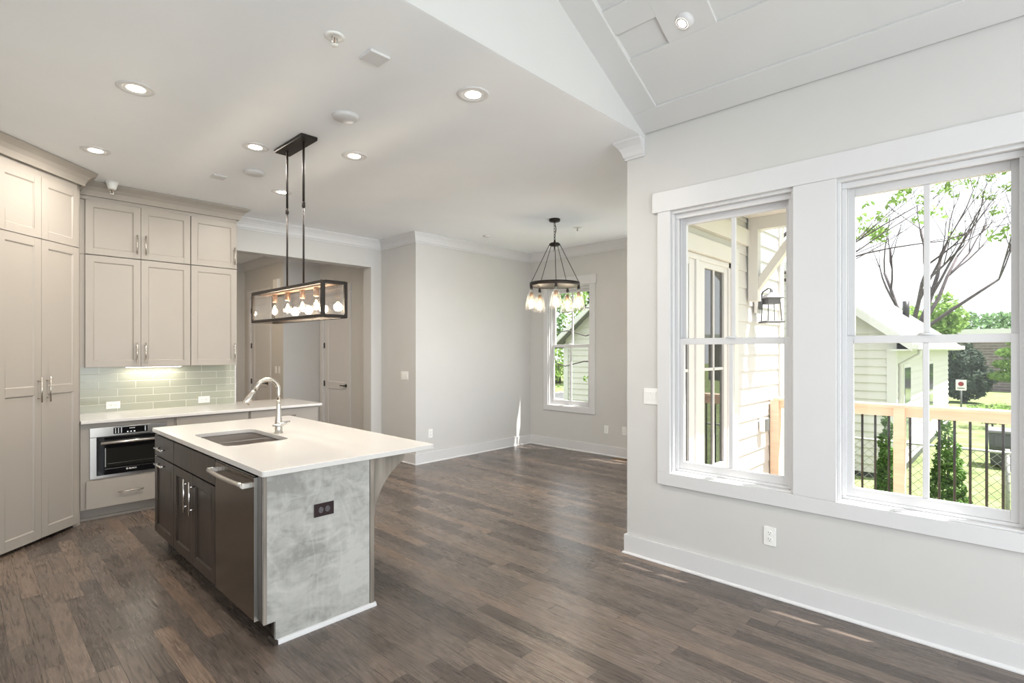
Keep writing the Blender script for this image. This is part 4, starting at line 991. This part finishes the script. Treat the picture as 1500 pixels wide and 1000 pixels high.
# ------------------------------------------------------------------ outside: ground, neighbour, garden
GZ = -.9
g = MB(); g.box(XWO-3, -40, GZ-.3, 90, 60, GZ)
struct('ground', g, M['grass'], 'sunlit lawn', 'lawn')
HX, HX2, HY0, HY1, HE, HS = 12.0, 22.5, 1.64, 9.35, 1.80, .80
HYM = (HY0+HY1)/2; HRZ = HE+(HYM-HY0)*HS
nh = thing('neighbour_house', 'neighbour house with cream siding and a steep grey roof', 'house', (HX, HYM, GZ))
wl_ = MB(); wl_.box(HX+.02, HY0+.02, GZ, HX2, HY1, HE); wl_.prism([(HY0+.02, HE), (HY1, HE), (HYM, HRZ-.05)], HX+.02, HX2, 'x'); part('wall', wl_, M['vinyl'], nh)
def gclip(z):
    if z <= HE: return (HY0, HY1)
    d = (z-HE)/HS; return (HY0+d, HY1-d)
s = MB(); lap_x(s, HY0, HY1, HX+.02, GZ+.1, HRZ-.1, .155, .032, gclip); lap_y(s, HX, HX2, HY0+.02, GZ+.1, HE, .155, .032); part('siding', s, M['vinyl'], nh)
part('corner_board', MB().box(HX-.03, HY0-.03, GZ, HX+.12, HY0+.12, HE-.1), M['whitewash'], nh); part('corner_board', MB().box(HX-.03, HY1-.12, GZ, HX+.12, HY1+.03, HE-.1), M['whitewash'], nh)
r = MB(); ov_ = .30; a = HY0-ov_; zb = HE-ov_*HS
r.prism([(a, zb), (a, zb+.10), (HYM, HRZ+.10), (HY1+ov_, zb+.10), (HY1+ov_, zb), (HYM, HRZ)], HX-.35, HX2+.35, 'x'); part('roof', r, M['roof'], nh)
rk = MB()
for s_, y0_ in ((1, a), (-1, HY1+ov_)):
    rk.prism([(y0_, zb-.06), (y0_, zb+.09), (HYM, HRZ+.09), (HYM, HRZ-.10)] if s_ > 0 else [(y0_, zb-.06), (y0_, zb+.09), (HYM, HRZ+.09), (HYM, HRZ-.10)], HX-.37, HX-.33, 'x')
part('rake_board', rk, M['whitewash'], nh)
part('gutter', MB().box(HX-.35, a-.10, zb-.03, HX2+.35, a+.02, zb+.09), M['whitewash'], nh, .02); part('soffit', MB().box(HX-.33, a, zb-.05, HX2+.33, HY0+.02, zb-.02), M['whitewash'], nh)
part('downspout', MB().tube([(HX+.35, a-.03, zb), (HX+.35, a-.03, zb-.12), (HX+.3, HY0-.05, zb-.3), (HX+.3, HY0-.05, GZ+.2)], .04, 8), M['whitewash'], nh)
M['darkpane'] = mat('dark_house_glass', (.10,.11,.12), .08)
for wx in (13.2, 17.2):
    w = part('window', MB().box(wx-.45, HY0-.045, -.35, wx+.45, HY0+.01, 1.25), M['whitewash'], nh)
    part('pane', MB().box(wx-.37, HY0-.055, -.27, wx+.37, HY0-.045, .42).box(wx-.37, HY0-.055, .48, wx+.37, HY0-.045, 1.17), M['darkpane'], w)
part('vent_pipe', MB().tube([(20.1, 2.47, HE+(2.47-HY0)*HS), (20.1, 2.47, HE+(2.47-HY0)*HS+.55)], .085, 10), M['blackp'], nh)
part('foundation', MB().box(HX+.01, HY0-.02, GZ-.1, HX2, HY1+.02, GZ+.12), M['bin'], nh)

def leaf_cloud(blobs, n, size, flat=0, seed=0):
    """leaves scattered through ellipsoidal blobs (cx,cy,cz,rx,ry,rz)"""
    rnd = random.Random(seed); mb = MB(); mb.keep = True
    vol = [b[3]*b[4]*b[5] for b in blobs]; tot = sum(vol)
    for b, v in zip(blobs, vol):
        for _ in range(max(8, int(n*v/tot))):
            while True:
                d = Vector((rnd.uniform(-1,1), rnd.uniform(-1,1), rnd.uniform(-1,1)))
                if .05 < d.length < 1: break
            d = d.normalized()*(d.length**.45)
            p = Vector((b[0]+d.x*b[3], b[1]+d.y*b[4], b[2]+d.z*b[5]))
            nrm = (d*.6+Vector((rnd.uniform(-1,1), rnd.uniform(-1,1), rnd.uniform(-.4,1.2)))).normalized()
            u = nrm.cross(Vector((rnd.uniform(-1,1), rnd.uniform(-1,1), rnd.uniform(-1,1)))).normalized(); w = nrm.cross(u)
            s = size*rnd.uniform(.6, 1.3)
            mb.add([p-u*s, p-w*s*.45, p+u*s, p+w*s*.45], [(0,1,2,3)])
    return mb
def branch(mb, p, d, length, r, depth, rnd, tips, spread=.5, up=.15, seg=4):
    pts = [Vector(p)]; rs = [r]; d = Vector(d).normalized()
    for i in range(seg):
        d = (d + Vector((rnd.uniform(-1,1), rnd.uniform(-1,1), rnd.uniform(-.6,1)*1+up))*.16).normalized()
        pts.append(pts[-1]+d*length/seg); rs.append(r*(1-.5*(i+1)/seg))
    mb.tube(pts, rs, 7 if r > .03 else 5)
    if depth == 0: tips.append(pts[-1]); tips.append(pts[-2]); return
    for k in range(3 if depth > 1 else 2):
        i = rnd.choice((2, 3, 4)) if k else seg
        ax = Vector((rnd.uniform(-1,1), rnd.uniform(-1,1), rnd.uniform(-.3,1))).normalized()
        nd = (d + ax*spread).normalized()
        branch(mb, pts[i], nd, length*rnd.uniform(.55, .8), rs[i]*rnd.uniform(.55, .8), depth-1, rnd, tips, spread, up, seg)
def tree(name, label, x, y, blobs, n, size, m, trunk_r=.2, group=None, seed=1):
    t = thing(name, label, 'tree', (x, y, GZ), group)
    zt = min(b[2] for b in blobs)
    tk = MB(); rnd = random.Random(seed); tk.tube([(x, y, GZ-.1), (x+rnd.uniform(-.1,.1), y, (GZ+zt)/2), (x, y, zt+.3)], [trunk_r, trunk_r*.8, trunk_r*.5], 8); part('trunk', tk, M['trunk'], t)
    o = part('foliage', leaf_cloud(blobs, n, size, seed=seed), m, t)
    return t
def blobset(x, y, z, r, h, k, seed):
    rnd = random.Random(seed)
    return [(x, y, z, r*.8, r*.8, h*.75)] + [(x+rnd.uniform(-.7,.7)*r, y+rnd.uniform(-.7,.7)*r, z+rnd.uniform(-.6,.75)*h, r*rnd.uniform(.3,.5), r*rnd.uniform(.3,.5), h*rnd.uniform(.25,.42)) for _ in range(k)]
# arborvitaes by the deck
def arbor(label, x, y, h, r, seed):
    rnd = random.Random(seed); bl = []
    for i in range(9):
        f = i/8; rr = r*(1-.75*f)*(.75+.25*min(1, f*4)); bl.append((x+rnd.uniform(-.03,.03), y+rnd.uniform(-.03,.03), GZ+.08+f*(h-.12), rr, rr, h*.085))
    t = thing('arborvitae', label, 'shrub', (x, y, GZ), 'young arborvitaes along the deck')
    part('stem', MB().tube([(x, y, GZ-.05), (x, y, GZ+h*.85)], [.03, .006], 7), M['trunk'], t); part('foliage', leaf_cloud(bl, 5200, .03, seed=seed), M['leaf_a'], t)
arbor('young arborvitae half hidden by the pine railing post', 9.0, 1.33, 1.53, .17, 11); arbor('wider young arborvitae in front of the neighbour wall end', 9.05, .66, 1.52, .30, 12); arbor('young arborvitae cut off by the window edge', 9.1, -.13, 1.0, .25, 13)
arbor('young arborvitae beside the lap siding corner', 9.6, 2.9, 1.9, .32, 14)
# big bare tree behind the roof
bt = thing('bare_tree', 'tall spreading tree with bare branches behind the neighbour roof', 'tree', (27, 3.2, GZ))
tb = MB(); rnd = random.Random(5); tips = []
base = Vector((27, 3.3, GZ)); fork = Vector((27, 3.1, 2.0)); tb.tube([base, (27, 3.2, .6), fork], [.36, .30, .26], 10)
for dv, ln_, rr in (((.1, -.55, 1), 3.6, .115), ((-.3, -.2, 1), 3.2, .10), ((.2, .35, 1), 3.0, .095), ((.1, -1.0, .75), 3.4, .085), ((-.2, .9, .9), 2.8, .10), ((.3, -.75, 1.2), 3.8, .09)):
    branch(tb, fork, dv, ln_, rr, 4, rnd, tips, .62, .12, 4)
part('branches', tb, M['twig'], bt)
lf = [(p.x, p.y, p.z, .22, .22, .2) for p in tips if rnd.random() < .10]
part('foliage', leaf_cloud(lf, 900, .09, seed=3), M['leaf'], bt)
# nearer tree whose leafy branches cross the view
nt = thing('leafing_tree', 'tree with fresh drooping leaves reaching in front of the neighbour gable', 'tree', (11.1, 4.6, GZ))
tb = MB(); rnd = random.Random(9); tips = []
tb.tube([(11.1, 4.6, GZ-.1), (10.9, 4.5, 1.2), (10.4, 4.3, 2.8)], [.15, .12, .10], 9)
for dv, ln_, rr in (((-.1, -1, .18), 2.2, .04), ((.0, -1, .45), 2.4, .045), ((.1, -1, .02), 2.1, .032), ((-.3, .4, .9), 2.0, .05), ((-.4, .9, -.1), 1.6, .03), ((-.2, .8, .4), 1.8, .04)):
    branch(tb, (10.3, 4.3, 2.75), dv, ln_, rr, 3, rnd, tips, .5, .02, 4)
for z0, r_ in ((1.15, .04), (1.9, .035), (2.5, .03)):
    bp_ = [(10.85, 4.5, z0)]
    for q in range(8): bp_.append((bp_[-1][0]-.05+rnd.uniform(-.05,.05), bp_[-1][1]+.52, bp_[-1][2]+rnd.uniform(-.14,.16)))
    tb.tube(bp_, [r_*(1-.09*q) for q in range(9)], 6)
    branch(tb, bp_[4], (0, .4, -.6), 1.0, .018, 1, rnd, tips, .5, -.1, 4)
part('branches', tb, M['twig'], nt)
lf = [(p.x, p.y, p.z-.07, .12, .12, .10) for p in tips if rnd.random() < .75]
part('foliage', leaf_cloud(lf, 2600, .055, seed=4), M['leaf'], nt)
# vines on the gable seen from the dining room
# background trees
for i, (x, y, z, r, h, k, m, lab) in enumerate((
        (38, 8.6, 2.8, 2.5, 3.0, 10, 'leaf', 'bright green tree behind the neighbour roof ridge'),
        (34, 3.6, 1.6, 1.8, 2.6, 8, 'leaf', 'bright green rounded tree behind the roof edge'),
        (56, 9.5, 2.2, 3.2, 3.6, 8, 'leaf_m', 'grey-green tree rising behind the brick building'),
        (56, 1.0, 2.2, 4.6, 3.0, 10, 'leaf_m', 'wide pale green tree above the brick building'),
        (24, 14.5, 3.0, 3.0, 4.4, 9, 'leaf_d', 'dark green tree left of the neighbour gable'),
        (16, 15.5, 3.4, 2.6, 3.6, 9, 'leaf_m', 'tree beyond the neighbour gable seen from the dining window'),
        (30, 24.0, 3.0, 4.0, 4.5, 9, 'leaf', 'light green street tree far beyond the dining window'))):
    tree('leafy_tree', lab, x, y, blobset(x, y, z, r, h, k, 20+i), 5200, .16 if x < 40 else .22, M[m], .25, 'trees beyond the neighbour house', 30+i)
# brick building
bx = 42
bk = thing('brick_building', 'low brick building with arched windows and a white flat roof edge', 'building', (bx, 0, GZ))
def arch(y, z0, w, zs): return [(y-w, z0), (y+w, z0)] + [(y+w*math.cos(math.radians(q)), zs+w*math.sin(math.radians(q))) for q in range(0, 181, 20)]
part('wall', MB().box(bx, -14, GZ, bx+8, 4.2, 2.30), M['brick'], bk); part('roof_edge', MB().box(bx-.3, -14.3, 2.30, bx+8.3, 4.5, 2.75), M['whitewash'], bk)
for y in (2.35, -.2, -2.8, -5.4):
    w = part('window', MB().prism(arch(y, -.2, .75, .45), bx-.08, bx+.02, 'x'), M['whitewash'], bk); part('pane', MB().prism(arch(y, -.1, .62, .45), bx-.12, bx-.08, 'x'), M['darkpane'], w)
# dark magnolia and conifer
tree('magnolia_tree', 'dark glossy dense tree in front of the brick building', 32, 1.75, [(32, 1.75, .1, .95, .95, .9), (32, 1.75, .9, .75, .75, .8), (32, 1.85, 1.6, .42, .42, .5), (32, 1.2, .3, .6, .6, .5), (32, 2.3, .2, .55, .55, .5)], 4200, .10, M['leaf_d'], .12, None, 51)
tree('conifer', 'green layered conifer right of the dark dense tree', 31, -.2, [(31, -.2, 1.4, .6, .9, .25), (31, -.2, .9, .8, 1.0, .25), (31, -.15, .4, .9, 1.1, .25), (31, -.2, 1.9, .4, .6, .25)], 3800, .09, M['leaf'], .12, None, 52)
tree('shrub', 'pale low shrub on the lawn', 22, .55, [(22, .55, -.45, .7, .8, .3), (22, .2, -.35, .4, .5, .25)], 900, .06, M['leaf'], .03, None, 53)
# sign
sg = thing('yard_sign', 'small white sign with a red mark on a post in the lawn', 'sign', (27, 1.58, GZ))
part('post', MB().tube([(27, 1.58, GZ-.1), (27, 1.58, .25)], .03, 8), M['lantern'], sg); pn = part('panel', MB().box(26.95, 1.42, -.05, 26.97, 1.74, .36), M['plastic'], sg)
M['signred'] = mat('sign_red', (.55,.05,.08), .5)
part('mark', MB().lathe([(.085, 0), (.085, .01), (.06, .01), (.06, 0), (.085, 0)], (26.935, 1.58, .20), 20, 'x').box(26.935, 1.52, .19, 26.945, 1.64, .21), M['signred'], pn); part('caption', MB().box(26.94, 1.47, .02, 26.95, 1.69, .05), M['slot'], pn)
# bin
wb = thing('wheelie_bin', 'dark grey rubbish bin standing on the lawn', 'bin', (15, .18, GZ))
bb_ = MB(); bb_.add([(14.75,-.12,GZ+.05),(15.25,-.12,GZ+.05),(15.25,.40,GZ+.05),(14.75,.40,GZ+.05),(14.7,-.18,-.18),(15.35,-.18,-.18),(15.35,.44,-.18),(14.7,.44,-.18)], [(0,3,2,1),(4,5,6,7),(0,1,5,4),(1,2,6,5),(2,3,7,6),(3,0,4,7)])
part('body', bb_, M['bin'], wb, .02); part('lid', MB().box(14.66, -.21, -.18, 15.38, .47, -.12), M['lantern'], wb, .02); part('front_panel', MB().box(14.69, -.08, -.46, 14.73, .34, -.22), M['bin'], wb, .01)
for y in (-.1, .36): part('wheel', MB().lathe([(.0, -.03), (.10, -.03), (.10, .03), (0, .03)], (15.2, y, GZ+.10), 14, 'y'), M['blackp'], wb)
# chain-link fence
cf = thing('chain_link_fence', 'chain link fence at the foot of the neighbour wall', 'fence', (10.4, 1, GZ))
M['galv'] = mat('galvanised_wire', (.40,.40,.40), .5, .6)
fm = MB(); fm.keep = True; x = 10.4; H_ = .95; st = .13
k = -2.0
while k < 7.5:
    for sg_ in (1, -1):
        y0_ = k; y1_ = k+sg_*H_
        fm.add([(x, y0_-.005, GZ), (x, y0_+.005, GZ), (x, y1_+.005, GZ+H_), (x, y1_-.005, GZ+H_), (x+.006, y0_, GZ), (x+.006, y1_, GZ+H_)], [(0,1,2,3), (0,4,5,3), (1,2,5,4)])
    k += st
part('wire_mesh', fm, M['galv'], cf); part('top_rail', MB().tube([(x, -2.5, GZ+H_), (x, 8, GZ+H_)], .02, 8), M['galv'], cf)
for y in (-2.4, .1, 2.6, 5.1, 7.6): part('post', MB().tube([(x+.03, y, GZ-.1), (x+.03, y, GZ+H_+.05)], .028, 8), M['galv'], cf)
# street beyond the dining window
struct('road', MB().box(8, 13.0, GZ, 70, 19, GZ+.015), mat('pale_asphalt', (.42,.41,.40), .9), 'pale sunlit street beyond the dining window', 'road')
mbx = thing('mailbox', 'pale mailbox on a post beyond the dining window', 'mailbox', (19, 12.4, GZ))
part('post', MB().box(18.96, 12.36, GZ, 19.04, 12.44, 1.15), M['whitewash'], mbx); part('box', MB().box(18.75, 12.2, 1.15, 19.25, 12.6, 1.5), mat('pale_teal_box', (.45,.58,.60), .5), mbx, .03)
